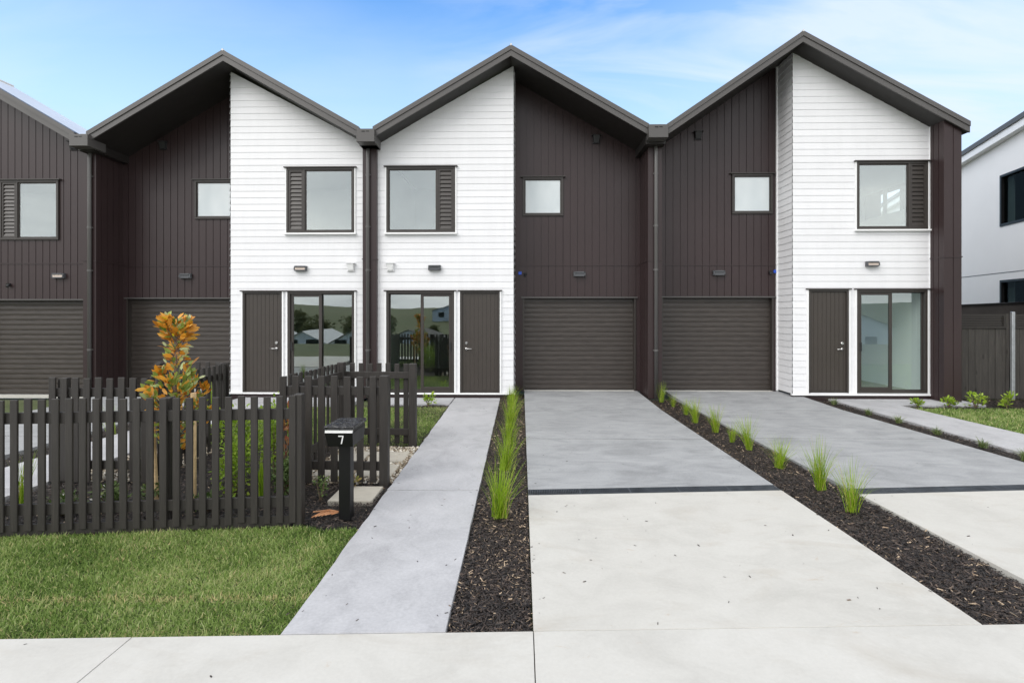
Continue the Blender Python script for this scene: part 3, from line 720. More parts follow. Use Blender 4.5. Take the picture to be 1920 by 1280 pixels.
for a, b, c, dd in wins:
    f = MB(); t = .06
    for (ta, tb, za, zb) in ((a, b, dd-t, dd), (a, b, c, c+t), (a, a+t, c+t, dd-t), (b-t, b, c+t, dd-t), (-1.35, -1.29, c+t, dd-t)):
        f.hexa([npnt(ta, za, .02), npnt(tb, za, .02), npnt(tb, za, -.1), npnt(ta, za, -.1), npnt(ta, zb, .02), npnt(tb, zb, .02), npnt(tb, zb, -.1), npnt(ta, zb, -.1)])
    wd = f.build('window', BLACK, nb)
    MB().hexa([npnt(a+t, c+t, -.05), npnt(b-t, c+t, -.05), npnt(b-t, c+t, -.06), npnt(a+t, c+t, -.06), npnt(a+t, dd-t, -.05), npnt(b-t, dd-t, -.05), npnt(b-t, dd-t, -.06), npnt(a+t, dd-t, -.06)]).build('pane', GLASSN, wd)
    MB().hexa([npnt(b-.28, c+t, -.13), npnt(b-.07, c+t, -.13), npnt(b-.07, c+t, -.16), npnt(b-.28, c+t, -.16), npnt(b-.28, dd-t, -.13), npnt(b-.07, dd-t, -.13), npnt(b-.07, dd-t, -.16), npnt(b-.28, dd-t, -.16)]).build('curtain', ROOM, wd)
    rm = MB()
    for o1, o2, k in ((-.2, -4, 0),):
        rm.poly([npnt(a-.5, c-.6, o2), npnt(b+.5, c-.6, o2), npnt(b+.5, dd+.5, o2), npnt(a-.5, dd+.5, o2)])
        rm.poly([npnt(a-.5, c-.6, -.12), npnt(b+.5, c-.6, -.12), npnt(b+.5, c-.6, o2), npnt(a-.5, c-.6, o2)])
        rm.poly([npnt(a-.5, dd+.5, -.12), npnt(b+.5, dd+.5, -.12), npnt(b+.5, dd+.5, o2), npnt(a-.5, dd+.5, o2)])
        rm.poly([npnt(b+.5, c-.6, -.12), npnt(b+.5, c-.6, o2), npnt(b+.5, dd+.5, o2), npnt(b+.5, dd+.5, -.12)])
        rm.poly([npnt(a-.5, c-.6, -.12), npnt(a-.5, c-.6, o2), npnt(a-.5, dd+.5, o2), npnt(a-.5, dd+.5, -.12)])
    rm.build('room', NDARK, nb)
# dark lean-to wall between fence and neighbour
s = MB(); s.hexa([(9.05, 13.1, 0), (14.5, 12.2, 0), (14.5, 12.5, 0), (9.05, 13.4, 0), (9.05, 13.1, 1.86), (14.5, 12.2, 2.12), (14.5, 12.5, 2.12), (9.05, 13.4, 1.86)])
o = s.build('boundary_wall', NDARK, loc=(11, 12.8, 0)); tag(o, 'flat topped black wall showing above the timber paling fence', 'wall')
cp = MB(); cp.hexa([(9.03, 13.05, 1.862), (14.5, 12.15, 2.122), (14.5, 12.55, 2.122), (9.03, 13.45, 1.862), (9.03, 13.05, 1.895), (14.5, 12.15, 2.155), (14.5, 12.55, 2.155), (9.03, 13.45, 1.895)])
cp.build('capping', BLACK, o)

# timber paling fence at the right
pf = thing('paling_fence', (9.9, 11.25, 0), 'dark stained board fence with slatted top and steel post beside the last townhouse', 'fence')
x = 8.93; k = 0
while x < 13.2:
    if not (10.13 < x < 10.25):
        wd = .142 + random.uniform(-.006, .006); dz = random.uniform(-.008, .004)
        MB().box(x, x+wd-.006, 11.22+random.uniform(-.006, .006), 11.245, -.03, 1.44+dz).build('paling', RFENCE, pf, bevel=.003)
        x += wd
    else: x = 10.26
for xa, xb in ((8.93, 10.10), (10.29, 13.2)):
    f = MB(); f.box(xa, xb, 11.195, 11.245, 1.445, 1.49).box(xa, xb, 11.195, 11.245, 1.70, 1.74).box(xa, xa+.05, 11.195, 11.245, 1.491, 1.699).box(xb-.05, xb, 11.195, 11.245, 1.491, 1.699)
    for i in range(4): f.box(xa+.05, xb-.05, 11.21, 11.23, 1.503+i*.05, 1.503+i*.05+.034)
    f.build('slatted_top', FENCE, pf)
MB().box(10.17, 10.235, 11.13, 11.19, -.05, 1.79).build('post', GALV, pf, bevel=.008)
b = MB(); b.box(10.11, 10.165, 11.2, 11.245, 0, 1.75).box(10.24, 10.285, 11.2, 11.245, 0, 1.75); b.build('timber_post', RFENCE, pf)

# ------------------------------------------------------------------ ground
def hz(x, y):
    if y > -9: return -.075
    t = min(1, (-9-y)/28); t = t*t*(3-2*t); z = -.075-3.3*t
    u = min(1, max(0, (-70-y)/110)); u = u*u*(3-2*u); z += u*(7.0+3.0*math.sin(x*.021+.6)+1.5*math.sin(x*.06))
    u = min(1, max(0, (-200-y)/200)); return z+u*4
xs = np.concatenate([np.linspace(-600, -90, 12), np.linspace(-80, 80, 41), np.linspace(90, 600, 12)])
ys = np.concatenate([np.linspace(-700, -240, 10), np.linspace(-220, -10, 50), np.linspace(-9, 60, 24), np.linspace(90, 1200, 10)])
V = np.array([(x, y, hz(x, y)) for y in ys for x in xs]); nx = len(xs)
ii = np.array([(j*nx+i, j*nx+i+1, (j+1)*nx+i+1, (j+1)*nx+i) for j in range(len(ys)-1) for i in range(nx-1)])
g = bpy.data.objects.new('ground', np_mesh('ground', V, [ii], GROUND, smooth=True)); COL.objects.link(g); tag(g, kind='structure')
def struct(name, mb, m): return tag(mb.build(name, m), kind='structure')

def swy(x): return 2.915+.0425*x            # back edge of the footpath
# footpath along the street, scored into bays
fp = MB(); js = [-9.5, -6.6, -3.75, -1.262+.0, .066, 2.6, 5.2, 8, 11]
js = [-10.5, -7.4, -4.3, -2.11, .066, 3.05, 6.1, 9.2]
for a, b in zip(js, js[1:]): fp.slab([(a+.002, .55), (b-.003, .55), (b-.003, swy(b)-.002), (a+.002, swy(a)-.002)], -.07, 0)
struct('footpath', fp, CWALK)

DRW = lambda x: 5.27+.075*(x-.06)           # drain line
ramp = lambda x, y: .06*max(0, min(1, (y-9.9)/1.75))
def drive(xa0, xa1, xb0, xb1, dl, name_u, j1=7.42, j2=9.62):
    """left edge xa0 (street) to xa1 (house), right edge xb0 to xb1; dl(x)=drain line y"""
    lx = lambda y: xa0+(xa1-xa0)*(y-2.9)/8.7
    rx = lambda y: xb0+(xb1-xb0)*(y-2.9)/8.7
    lo = MB(); ya, yb = swy(xa0)+.004, swy(xb0)+.004
    lo.slab([(lx(ya), ya), (rx(yb), yb), (rx(5.2), dl(rx(5.2))-.168), (lx(5.2), dl(lx(5.2))-.168)], -.07, -.001)
    struct('driveway_apron', lo, CLIGHT)
    up = MB(); ysq = [None, j1, j2, 11.6]
    prev = lambda x: dl(x)+.004
    for k, y in enumerate((j1, j2, 11.62)):
        a = (lx(5.2), prev(lx(5.2))) if k == 0 else (lx(ysq[k]), ysq[k]+.02)
        b = (rx(5.2), prev(rx(5.2))) if k == 0 else (rx(ysq[k]), ysq[k]+.02)
        e = 0 if k == 2 else .02
        n = 8; L_ = [(lx(y), y-e)]; 
        up.slab([a, b, (rx(y), y-e), (lx(y), y-e)], -.07, .0, ramp if k == 2 else None)
    struct('driveway', up, CGREY)
    return lx, rx
def drain(xa, xb, dl, lbl):
    t = thing('channel_drain', ((xa+xb)/2, dl((xa+xb)/2), 0), lbl, 'drain', 'channel drains across the driveways')
    body = MB(); P = lambda x, o, z: (x, dl(x)+o, z)
    body.hexa([P(xa, -.16, -.06), P(xb, -.16, -.06), P(xb, 0, -.06), P(xa, 0, -.06), P(xa, -.16, -.022), P(xb, -.16, -.022), P(xb, 0, -.022), P(xa, 0, -.022)])
    body.build('channel', BLACK, t)
    g = MB()
    for o in (-.163, -.009): g.hexa([P(xa, o, -.02), P(xb, o, -.02), P(xb, o+.01, -.02), P(xa, o+.01, -.02), P(xa, o, -.002), P(xb, o, -.002), P(xb, o+.01, -.002), P(xa, o+.01, -.002)])
    n = int((xb-xa)/.017)
    for i in range(n):
        x = xa+(i+.15)*(xb-xa)/n; g.hexa([P(x, -.152, -.018), P(x+.0095, -.152, -.018), P(x+.0095, -.01, -.018), P(x, -.01, -.018), P(x, -.152, -.004), P(x+.0095, -.152, -.004), P(x+.0095, -.01, -.004), P(x, -.01, -.004)])
    x = (xa+xb)/2+.05; 
    for q in np.arange(xa+.5, xb, .5): g.hexa([P(q, -.158, -.02), P(q+.014, -.158, -.02), P(q+.014, -.004, -.02), P(q, -.004, -.02), P(q, -.158, -.0025), P(q+.014, -.158, -.0025), P(q+.014, -.004, -.0025), P(q, -.004, -.0025)])
    g.build('grate', DRAIN, t)
drive(.066, .06, 2.60, 2.53, DRW, 'driveway'); drain(.066, 2.58, DRW, 'dark grated channel drain across the middle driveway')
DR3 = lambda x: 5.36+.085*(x-3.3)
drive(3.33, 3.14, 6.00, 5.80, DR3, 'driveway', 7.5, 9.7); drain(3.29, 5.94, DR3, 'dark channel drain across the right hand driveway')
DR1 = lambda x: 5.0+.05*(x+6.4)
drive(-8.95, -8.85, -6.42, -6.39, DR1, 'driveway')
def path(xa0, xa1, xb0, xb1, js, yend, name='path'):
    m_ = MB(); lx = lambda y: xa0+(xa1-xa0)*(y-2.9)/8.1; rx = lambda y: xb0+(xb1-xb0)*(y-2.9)/8.1
    r = random.Random(int(xa0*100))
    for k, (a, b) in enumerate(zip(js, js[1:])):
        a0 = (lx(a), swy(lx(a))+.006) if k == 0 else (lx(a), a+.008); b0 = (rx(a), swy(rx(a))+.006) if k == 0 else (rx(a), a+.008)
        n = 14; le = [(lx(b)+(r.uniform(-.006, .006)), b-.008)]
        left = [(lx(a0[1]+(b-.008-a0[1])*i/n)+r.uniform(-.007, .007), a0[1]+(b-.008-a0[1])*i/n) for i in range(n, -1, -1)]
        right = [(rx(b0[1]+(b-.008-b0[1])*i/n)+r.uniform(-.003, .003), b0[1]+(b-.008-b0[1])*i/n) for i in range(0, n+1)]
        m_.slab(right+left, -.07, .0)
    struct(name, m_, CPATH)
path(-1.315, -1.385, -.418, -.446, [2.9, 5.23, 7.38, 9.6, 10.98], 11)
path(-5.90, -5.876, -4.95, -4.93, [2.7, 5.2, 7.4, 9.6, 10.98], 11)
path(6.34, 6.30, 7.45, 7.22, [3.2, 5.3, 7.5, 9.7, 10.98], 11)
pt = MB(); pt.slab([(-3.0, 10.24), (-1.405, 10.24), (-1.405, 10.985), (-3.0, 10.985)], -.07, -.001)
pt.slab([(-4.91, 10.24), (-3.32, 10.24), (-3.32, 10.985), (-4.91, 10.985)], -.07, -.001)
pt.slab([(7.245, 10.28), (8.9, 10.28), (8.9, 10.985), (7.245, 10.985)], -.07, -.001); struct('patio', pt, CPATH)

# ------------------------------------------------------------------ planting beds: soil and bark chips
chip_v = np.array([(-1, -.5, 0), (1, -.4, 0), (1, .5, 0), (-1, .35, 0), (-.8, .05, .5), (.85, 0, .45)], float)
chip_f = [np.array([(0, 1, 5, 4), (2, 3, 4, 5)]), np.array([(1, 2, 5), (3, 0, 4)])]
def mulch(poly, dens, label, hgt=-.02, pale=.0, lmax=.042, dome=.02):
    xs_ = [p[0] for p in poly]; ys_ = [p[1] for p in poly]
    P = sample(poly, dens); n = len(P)
    # bed surface: gently domed fan
    cx, cy = np.mean(xs_), np.mean(ys_)
    base = np.array([(x, y, hgt-.03) for x, y in poly]); k = len(poly)
    z = hgt-.02+lowfreq(P, 3.0, 5)*.012+rng.uniform(0, .022, n)
    ln = rng.uniform(.35, 1, n)**1.3*lmax; wd = ln*rng.uniform(.10, .30, n)
    S = np.stack([ln*.5, wd, wd*.8], 1)
    Rm = rotm(rng.uniform(0, 6.28, n), rng.normal(0, .28, n), rng.normal(0, .35, n))
    lf = lowfreq(P, 2.2, 9)
    tint = np.clip(rng.beta(2, 2.3, n)*.92+np.where(rng.random(n) < .03+pale*np.clip(lf+.4, 0, 1), rng.uniform(.3, .6, n), 0), 0, 1)
    V, F, T = scatter(chip_v, chip_f, np.column_stack([P, z]), Rm, S, tint)
    nV = len(V); V = np.vstack([V, base]); T = np.concatenate([T, np.zeros(k)])
    me = np_mesh('bark_mulch', V, F+[np.arange(nV, nV+k)[None]], [CHIP, SOIL], T)
    mi = np.zeros(len(me.polygons), dtype=np.int32); mi[-1] = 1; me.polygons.foreach_set('material_index', mi)
    o = bpy.data.objects.new('bark_mulch', me); COL.objects.link(o); tag(o, label, 'mulch', kind='stuff')
mulch([(-.412, 2.905), (.056, 2.925), (.056, 11.6), (-.16, 11.6), (-.16, 10.99), (-.44, 10.99)], 11000, 'black bark mulch strip between the front path and the middle driveway', pale=.22)
mulch([(2.606, 3.035), (3.32, 3.065), (3.14, 10.88), (2.54, 10.88)], 9000, 'black bark mulch strip between the two driveways', pale=.06, lmax=.046)
mulch([(6.005, 3.2), (6.335, 3.2), (6.295, 11.0), (5.81, 11.0)], 3200, 'narrow bark mulch strip beside the right hand path')
mulch([(-4.92, 4.16), (-1.9, 4.44), (-1.62, 4.34), (-1.345, 4.4), (-1.372, 7.0), (-1.38, 10.23), (-1.9, 10.23), (-2.4, 7.1), (-3.9, 7.1), (-4.93, 10.2)], 4200, 'bark mulch bed inside the picket fence and around the letterbox')
mulch([(-1.385, 9.98), (-1.385, 10.235), (-3.1, 10.235), (-3.1, 9.98)], 3000, 'thin mulch edge along the small patio')
mulch([(-6.37, 3), (-5.905, 3), (-5.88, 11), (-6.37, 11)], 2600, 'mulch strip along the path of the left house')
mulch([(7.25, 10.06), (13.5, 10.06), (13.5, 11.15), (8.75, 11.15), (8.75, 10.6), (8.91, 10.6), (8.91, 10.275), (7.25, 10.275)], 2400, 'mulch border along the paling fence')

def litter(regions, label):
    PS = []
    for (x0, x1, y0, y1), n, side in regions:
        u = rng.random(n)**2.6; yy = rng.uniform(y0, y1, n); PS.append(np.column_stack([x0+(x1-x0)*u, yy]))
    P = np.vstack(PS); n = len(P); ln = rng.uniform(.008, .028, n); wd = ln*rng.uniform(.15, .5, n)
    V, F, T = scatter(chip_v, chip_f, np.column_stack([P, np.full(n, .0015)]), rotm(rng.uniform(0, 6.28, n), np.zeros(n), np.zeros(n)), np.stack([ln*.5, wd, wd*.5], 1), np.clip(rng.beta(2, 2, n), 0, .97))
    o = bpy.data.objects.new('bark_litter', np_mesh('bark_litter', V, F, CHIP, T)); COL.objects.link(o); tag(o, label, 'litter', kind='stuff')
litter([((.075, 1.4, 2.95, 8), 46, 1), ((-.43, -1.3, 2.9, 10), 60, 1), ((2.59, 1.2, 3.1, 10), 60, 1), ((3.33, 5, 3.3, 10), 34, 1), ((.2, 2.4, 1.9, 5), 16, 1), ((-4, .2, 2.0, 2.85), 18, 1), ((-1.37, -.6, 3, 8), 30, 1)], 'scattered bark crumbs on the concrete beside the mulch strips')
# ------------------------------------------------------------------ lawns
bl_v = np.array([(-.5, 0, 0), (.5, 0, 0), (.42, .16, .55), (-.42, .16, .55), (0, .5, 1)], float)
bl_f = [np.array([(0, 1, 2, 3)]), np.array([(3, 2, 4)])]
def lawn(poly, dens, label, hgt=.042, z0=-.045, zf=None, wd=.0042, dry=True):
    P = sample(poly, dens); n = len(P); lf = lowfreq(P, 3.3, 3); lf2 = lowfreq(P, 9, 4)
    h_ = hgt*rng.uniform(.55, 1.25, n)*(1+.2*lf2)
    S = np.stack([np.full(n, wd)*rng.uniform(.7, 1.4, n), h_*rng.uniform(.4, 1.3, n), h_], 1)
    Rm = rotm(rng.uniform(0, 6.28, n), rng.normal(0, .62, n), rng.normal(0, .62, n))
    tint = np.clip(.42+.24*rng.normal(0, 1, n)+.24*lf+.12*lf2, 0, .9)
    if dry:
        pd = .035+.16*np.clip(lowfreq(P, 2.1, 21)-.45, 0, 1)
        if callable(dry): pd = pd+dry(P)
        d_ = rng.random(n) < pd; tint[d_] = rng.uniform(.88, 1, d_.sum())
    zz_ = np.full(n, z0) if zf is None else z0+zf(P)
    V, F, T = scatter(bl_v, bl_f, np.column_stack([P, zz_]), Rm, S, tint)
    nV = len(V); k = len(poly)
    base = np.array([(x+(.02 if x < -4 else -.03 if x > -1.4 and x < 0 else 0), y, z0-.004) for x, y in poly]); V = np.vstack([V, base]); T = np.concatenate([T, np.full(k, .1)])
    me = np_mesh('lawn_grass', V, F+[np.arange(nV, nV+k)[None]], [GRASS, GROUND], T)
    mi = np.zeros(len(me.polygons), dtype=np.int32); mi[-1] = 1; me.polygons.foreach_set('material_index', mi)
    o = bpy.data.objects.new('lawn_grass', me); COL.objects.link(o); tag(o, label, 'lawn', kind='stuff')
fy = lambda x: 4.43+.112*(x+1.87)           # front fence line
def seam(P): return .35*np.exp(-((P[:, 1]-(3.33+.03*P[:, 0]))/.035)**2)+.30*np.exp(-((P[:, 1]-swy(P[:, 0]))/.06)**2)
lawn([(-1.31, swy(-1.33)-.012), (-1.345, 4.36), (-1.62, 4.33), (-1.85, fy(-1.85)-.03), (-4.93, fy(-4.93)-.03), (-4.93, swy(-4.93)-.012)], 17000, 'mown front verge lawn between footpath and picket fence', .035, dry=seam)
lawn([(-1.40, 7.06), (-1.405, 9.97), (-3.14, 9.97), (-3.14, 7.12), (-2.42, 7.12), (-1.45, 7.06)], 6500, 'small lawn behind the fence in front of the middle townhouse', .05, wd=.006)
lawn([(-4.91, 7.16), (-3.2, 7.16), (-3.2, 9.97), (-4.91, 9.97)], 5000, 'lawn behind the picket fence in front of the left townhouse', .05, wd=.006)
lawn([(7.46, 3.3), (14, 3.3), (14, 10.05), (7.62, 10.05), (7.26, 10.02)], 2600, 'lawn beside the path of the right end townhouse', .05, wd=.009)

# ------------------------------------------------------------------ pebbles and stepping stones
ph = []
for zz_, r_, n_ in ((-.45, .8, 6), (.2, 1, 6), (.75, .6, 6)):
    ph += [(r_*math.cos(2*math.pi*(k+(.5 if zz_ > 0 else 0))/n_), r_*math.sin(2*math.pi*(k+(.5 if zz_ > 0 else 0))/n_), zz_) for k in range(n_)]
ph.append((0, 0, .95)); peb_v = np.array(ph)
peb_f = [np.array([(r*6+k, r*6+(k+1) % 6, (r+1)*6+(k+1) % 6, (r+1)*6+k) for r in (0, 1) for k in range(6)]), np.array([(12+k, 12+(k+1) % 6, 18) for k in range(6)])]
def pebbles(poly, dens, label):
    P = sample(poly, dens); n = len(P); s = rng.uniform(.009, .02, n)
    S = np.stack([s*rng.uniform(.8, 1.4, n), s*rng.uniform(.7, 1.1, n), s*rng.uniform(.5, .8, n)], 1)
    Rm = rotm(rng.uniform(0, 6.28, n), rng.normal(0, .3, n), rng.normal(0, .3, n))
    V, F, T = scatter(peb_v, peb_f, np.column_stack([P, rng.uniform(-.035, -.012, n)]), Rm, S, rng.random(n))
    k = len(poly); nV = len(V); V = np.vstack([V, np.array([(x, y, -.045) for x, y in poly])]); T = np.concatenate([T, np.zeros(k)])
    me = np_mesh('pebbles', V, F+[np.arange(nV, nV+k)[None]], [PEB, SOIL], T, smooth=True)
    mi = np.zeros(len(me.polygons), dtype=np.int32); mi[-1] = 1; me.polygons.foreach_set('material_index', mi)
    o = bpy.data.objects.new('pebbles', me); COL.objects.link(o); tag(o, label, 'pebbles', kind='stuff')
pebbles([(-2.38, 5.5), (-1.352, 5.5), (-1.362, 6.98), (-2.38, 6.98)], 2600, 'tan river pebbles around the stepping stones inside the fence enclosure')
pebbles([(-4.90, 5.5), (-3.95, 5.5), (-3.95, 6.9), (-4.90, 6.9)], 1600, 'river pebbles inside the left fence enclosure')
def paver(x0, x1, y0, y1, z, lbl, g='square stepping stones by the letterbox'):
    m_ = MB(); cx, cy = (x0+x1)/2, (y0+y1)/2
    m_.slab([(x0, y0), (x1, y0), (x1, y1), (x0, y1)], z-.05, z, bev=.005)
    tag(m_.build('stepping_stone', PAVER, loc=(cx, cy, z-.05)), lbl, 'stepping stone', g)
paver(-1.82, -1.405, 4.92, 5.335, .0, 'square beige stepping stone in the mulch behind the letterbox post')
paver(-1.83, -1.415, 5.70, 6.13, -.004, 'stepping stone in the pebbles nearer the gate post, beside the path')
paver(-1.85, -1.42, 6.27, 6.70, -.004, 'stepping stone in the pebbles below the rear fence panel, beside the path')
paver(-2.29, -1.89, 5.70, 6.13, -.004, 'front stepping stone seen between the pickets behind the letterbox')
paver(-2.29, -1.91, 6.27, 6.70, -.004, 'back stepping stone seen between the pickets behind the letterbox')

# ------------------------------------------------------------------ picket fences
def fence(p0, p1, hgt, lbl, posts=(), side=-1, pitch=.1045, pw=.055, skip0=0, skip1=0, rail_off=None, zb=0.0):
    """pickets from p0 to p1, on the side (left normal*side) of the rails"""
    p0, p1 = Vector(p0), Vector(p1); d = (p1-p0); Lg = d.length; d.normalize(); nrm = Vector((-d.y, d.x))*side
    t = thing('picket_fence', ((p0.x+p1.x)/2, (p0.y+p1.y)/2, 0), lbl, 'fence', 'charcoal picket fences')
    def bx(a, b, o0, o1, z0, z1, mb):
        q = [p0+d*a+nrm*o0, p0+d*b+nrm*o0, p0+d*b+nrm*o1, p0+d*a+nrm*o1]
        if side > 0: pass
        mb.hexa([(v.x, v.y, z0) for v in q]+[(v.x, v.y, z1) for v in q])
    for zc in (hgt-.155, .165):
        m_ = MB(); bx(0, Lg, -.032, 0, zc-.045, zc+.045, m_); m_.build('rail', FENCE, t, bevel=.003)
    n = max(1, round((Lg-skip0-skip1)/pitch)); pp = (Lg-skip0-skip1)/n
    for i in range(n+1):
        a = skip0+i*pp-pw/2; j = random.uniform(-.006, .006)
        if a < -.04 or a+pw > Lg+.04: continue
        m_ = MB(); bx(a, a+pw, .001, .022, zb+random.uniform(-.012, .006), hgt+j, m_); m_.build('picket', FENCE, t, bevel=.0035)
    for a in posts:
        m_ = MB(); bx(a-.04, a+.04, -.115, -.033, -.05, hgt-.01, m_); m_.build('post', FENCE, t, bevel=.004)
    return t
# verge fence, with its corner post at the right end
fc = fence((-5.0, fy(-5.0)), (-1.93, fy(-1.93)), 1.06, 'long front picket fence between the verge lawn and the garden', posts=(.62, 2.05), side=-1, zb=.0)
m_ = MB(); m_.box(-1.925, -1.855, fy(-1.9)-.01, fy(-1.9)+.07, -.05, 1.07); m_.build('post', FENCE, fc, bevel=.005)
kbm = MB(); kbm.bar((-5.0, fy(-5)+.005, .005), (-1.95, fy(-1.95)+.005, .005), .02, .09); kbm.build('gravel_board', FENCE, fc)
# enclosure right of the letterbox
f1 = fence((-2.50, 5.50), (-1.45, 5.46), 1.10, 'picket fence panel directly behind the letterbox', side=-1, pitch=.135, pw=.070, skip1=.09)
m_ = MB(); m_.box(-1.465, -1.375, 5.40, 5.49, -.05, 1.11); m_.build('post', FENCE, f1, bevel=.005)
f2 = fence((-2.50, 5.56), (-2.42, 7.0), 1.09, 'picket fence panel running back towards the house behind the letterbox', side=1, pitch=.118)
f3_ = fence((-2.42, 7.12), (-1.50, 7.08), 1.08, 'rear picket fence panel with its rails facing the street by the small lawn', side=1, pitch=.128, pw=.066, skip1=.06)
m_ = MB(); m_.box(-1.50, -1.405, 6.98, 7.075, -.05, 1.085); m_.build('post', FENCE, f3_, bevel=.005)
m_ = MB(); m_.box(-2.46, -2.37, 6.98, 7.07, -.05, 1.10); m_.build('post', FENCE, f3_, bevel=.005)
# matching enclosure on the left
f4 = fence((-4.90, 5.44), (-3.94, 5.46), 1.08, 'picket fence panel left of the magnolia, behind the front fence', side=-1, pitch=.125, pw=.07, posts=(.05,))
f5 = fence((-3.92, 5.52), (-3.97, 6.95), 1.08, 'picket fence panel running back towards the house left of the magnolia', side=-1, pitch=.118)
f6 = fence((-4.9, 7.05), (-3.98, 7.05), 1.10, 'rear picket fence panel beyond the magnolia', side=1, pitch=.125, posts=(.05, .88))

# ------------------------------------------------------------------ letterbox
lb = thing('letterbox', (-1.52, 4.56, 0), 'black letterbox numbered 7 on a square post by the path', 'letterbox')
MB().box(-1.572, -1.472, 4.51, 4.61, -.03, .63).build('post', BLACK, lb, bevel=.004)
cx, y0, y1 = -1.535, 4.40, 4.77
m_ = MB()
m_.hexa([(cx-.102, y0+.03, .628), (cx+.112, y0+.03, .628), (cx+.112, y1-.03, .636), (cx-.102, y1-.03, .636), (cx-.118, y0, .750), (cx+.118, y0, .750), (cx+.118, y1, .750), (cx-.118, y1, .750)])
bx_ = m_.build('box', BLACK, lb, bevel=.003)
MB().box(cx-.115, cx+.115, y0-.002, y0+.02, .7505, .776).build('slot_plate', WTRIM, lb)
MB().box(cx-.114, cx+.114, y0+.021, y1-.01, .7505, .776).build('inner_box', BLACK, lb)
LIDM = plain('lid_gloss', (.022, .022, .024), .22)
nt = LIDM.node_tree; pb = [n for n in nt.nodes if n.type == 'BSDF_PRINCIPLED'][0]
vv = N('ShaderNodeTexVoronoi', feature='SMOOTH_F1'); val(vv.inputs['Vector'], MAPPING(POS(), (22, 30, 10))); vv.inputs['Scale'].default_value = 1
bump(pb, vv.outputs['Distance'], .9, .03)
MB().box(cx-.124, cx+.124, y0-.012, y1+.012, .7765, .806).build('lid', LIDM, lb, bevel=.004)
# numeral 7 on the sloping front
def onface(u, z): t = (.750-z)/(.750-.628); return (cx+u, y0+.03*t-.004, z)
def stroke(mb, pts):
    b = len(mb.v); n = len(pts)
    f_ = [onface(u, z) for u, z in pts]; mb.v += f_+[(x, y+.0035, z) for x, y, z in f_]
    mb.f.append([b+i for i in range(n)]); mb.mi.append(0)
    for i in range(n): j = (i+1) % n; mb.f.append([b+i, b+n+i, b+n+j, b+j]); mb.mi.append(0)
sv = MB(); ox, oz = .016, .655
stroke(sv, [(ox-.020, oz+.064), (ox+.024, oz+.064), (ox+.024, oz+.073), (ox-.020, oz+.073)])
stroke(sv, [(ox+.014, oz+.0638), (ox+.024, oz+.0638), (ox+.006, oz), (ox-.004, oz)])
sv.build('numeral', WTRIM, lb)
# dry frond on the mulch
fr = MB(); pts = []
for i in range(7):
    a = -1.80+i*.024; fr.tube([(a, 4.50+.012*i, .004+.002*(i % 3)), (a+.05, 4.585+.01*(i % 2), .016), (a+.075, 4.63, .012)], [.006, .005, .003], 5)
fr.tube([(-1.83, 4.60, .012), (-1.70, 4.635, .018), (-1.60, 4.62, .012)], [.006, .006, .003], 5)
o = fr.build('dry_frond', FROND, loc=(-1.75, 4.57, 0)); tag(o, 'orange dried leaf frond lying on the mulch by the fence corner', 'dry leaf')
at = o.data.attributes.new('tint', 'FLOAT', 'POINT'); at.data.foreach_set('value', rng.random(len(o.data.vertices)).astype(np.float32))

# ------------------------------------------------------------------ plants
def tuft_mesh(n, hgt, spread, wd, seed, m_, droop=.5, dead=.06, r0=.035):
    r = np.random.default_rng(seed); V, F4, T = [], [], []; seg = 6
    for i in range(n):
        a = r.uniform(0, 6.28); l = hgt*r.uniform(.55, 1.08); s = spread*r.uniform(.05, 1)**.8; dr = droop*r.uniform(.3, 1.1)
        bx, by = r0*r.normal()*.7, r0*r.normal()*.7; ti = np.clip(r.normal(.5, .2), 0, .9) if r.random() > dead else r.uniform(.93, 1)
        side = np.array([-math.sin(a), math.cos(a)]); tw = r.uniform(-.7, .7); b0 = len(V)
        ca, sa = math.cos(tw), math.sin(tw); sd = np.array([side[0]*ca-side[1]*sa, side[0]*sa+side[1]*ca])
        for k in range(seg+1):
            t = k/seg; rad = s*(t*.55+.45*t*t)*(1+.0); z = l*(t-dr*s/hgt*.6*t**3); w_ = wd*(1-.88*t**1.6)
            c = np.array([bx+math.cos(a)*rad, by+math.sin(a)*rad])
            V += [(c[0]-sd[0]*w_/2, c[1]-sd[1]*w_/2, z), (c[0]+sd[0]*w_/2, c[1]+sd[1]*w_/2, z)]
            T += [ti]*2
        for k in range(seg): F4.append((b0+2*k, b0+2*k+1, b0+2*k+3, b0+2*k+2))
    return np_mesh('tuft', np.array(V), [np.array(F4)], m_, np.array(T))
TM = [tuft_mesh([150, 130, 120, 140, 120, 130][i], [.46, .42, .40, .44, .40, .38][i], [.24, .22, .20, .23, .2, .2][i], .0052, 100+i, TUFT, .55+.1*(i % 2), .07, .034) for i in range(6)]
def plant(name, me, loc, s, lbl, cat, grp, rz=None, sz=None):
    o = bpy.data.objects.new(name, me); COL.objects.link(o); o.location = loc; o.scale = (s, s, sz or s)
    o.rotation_euler = (random.gauss(0, .07), random.gauss(0, .07), rz if rz is not None else random.uniform(0, 6.28)); return tag(o, lbl, cat, grp)
ordl = ['nearest the footpath', 'second from the footpath', 'third from the footpath', 'fourth from the footpath', 'fifth from the footpath', 'last before the house wall']
for i, (x, y, s) in enumerate([(-.20, 4.60, 1.2), (-.20, 6.0, 1.15), (-.18, 7.15, 1.1), (-.18, 8.2, 1.1), (-.19, 9.3, 1.1), (-.22, 10.35, 1.05)]):
    plant('grass_tuft', TM[i], (x, y, -.025), s, f'lime green grass tuft in the strip beside the front path, {ordl[i]}', 'grass tuft', 'grass tufts along the front path')
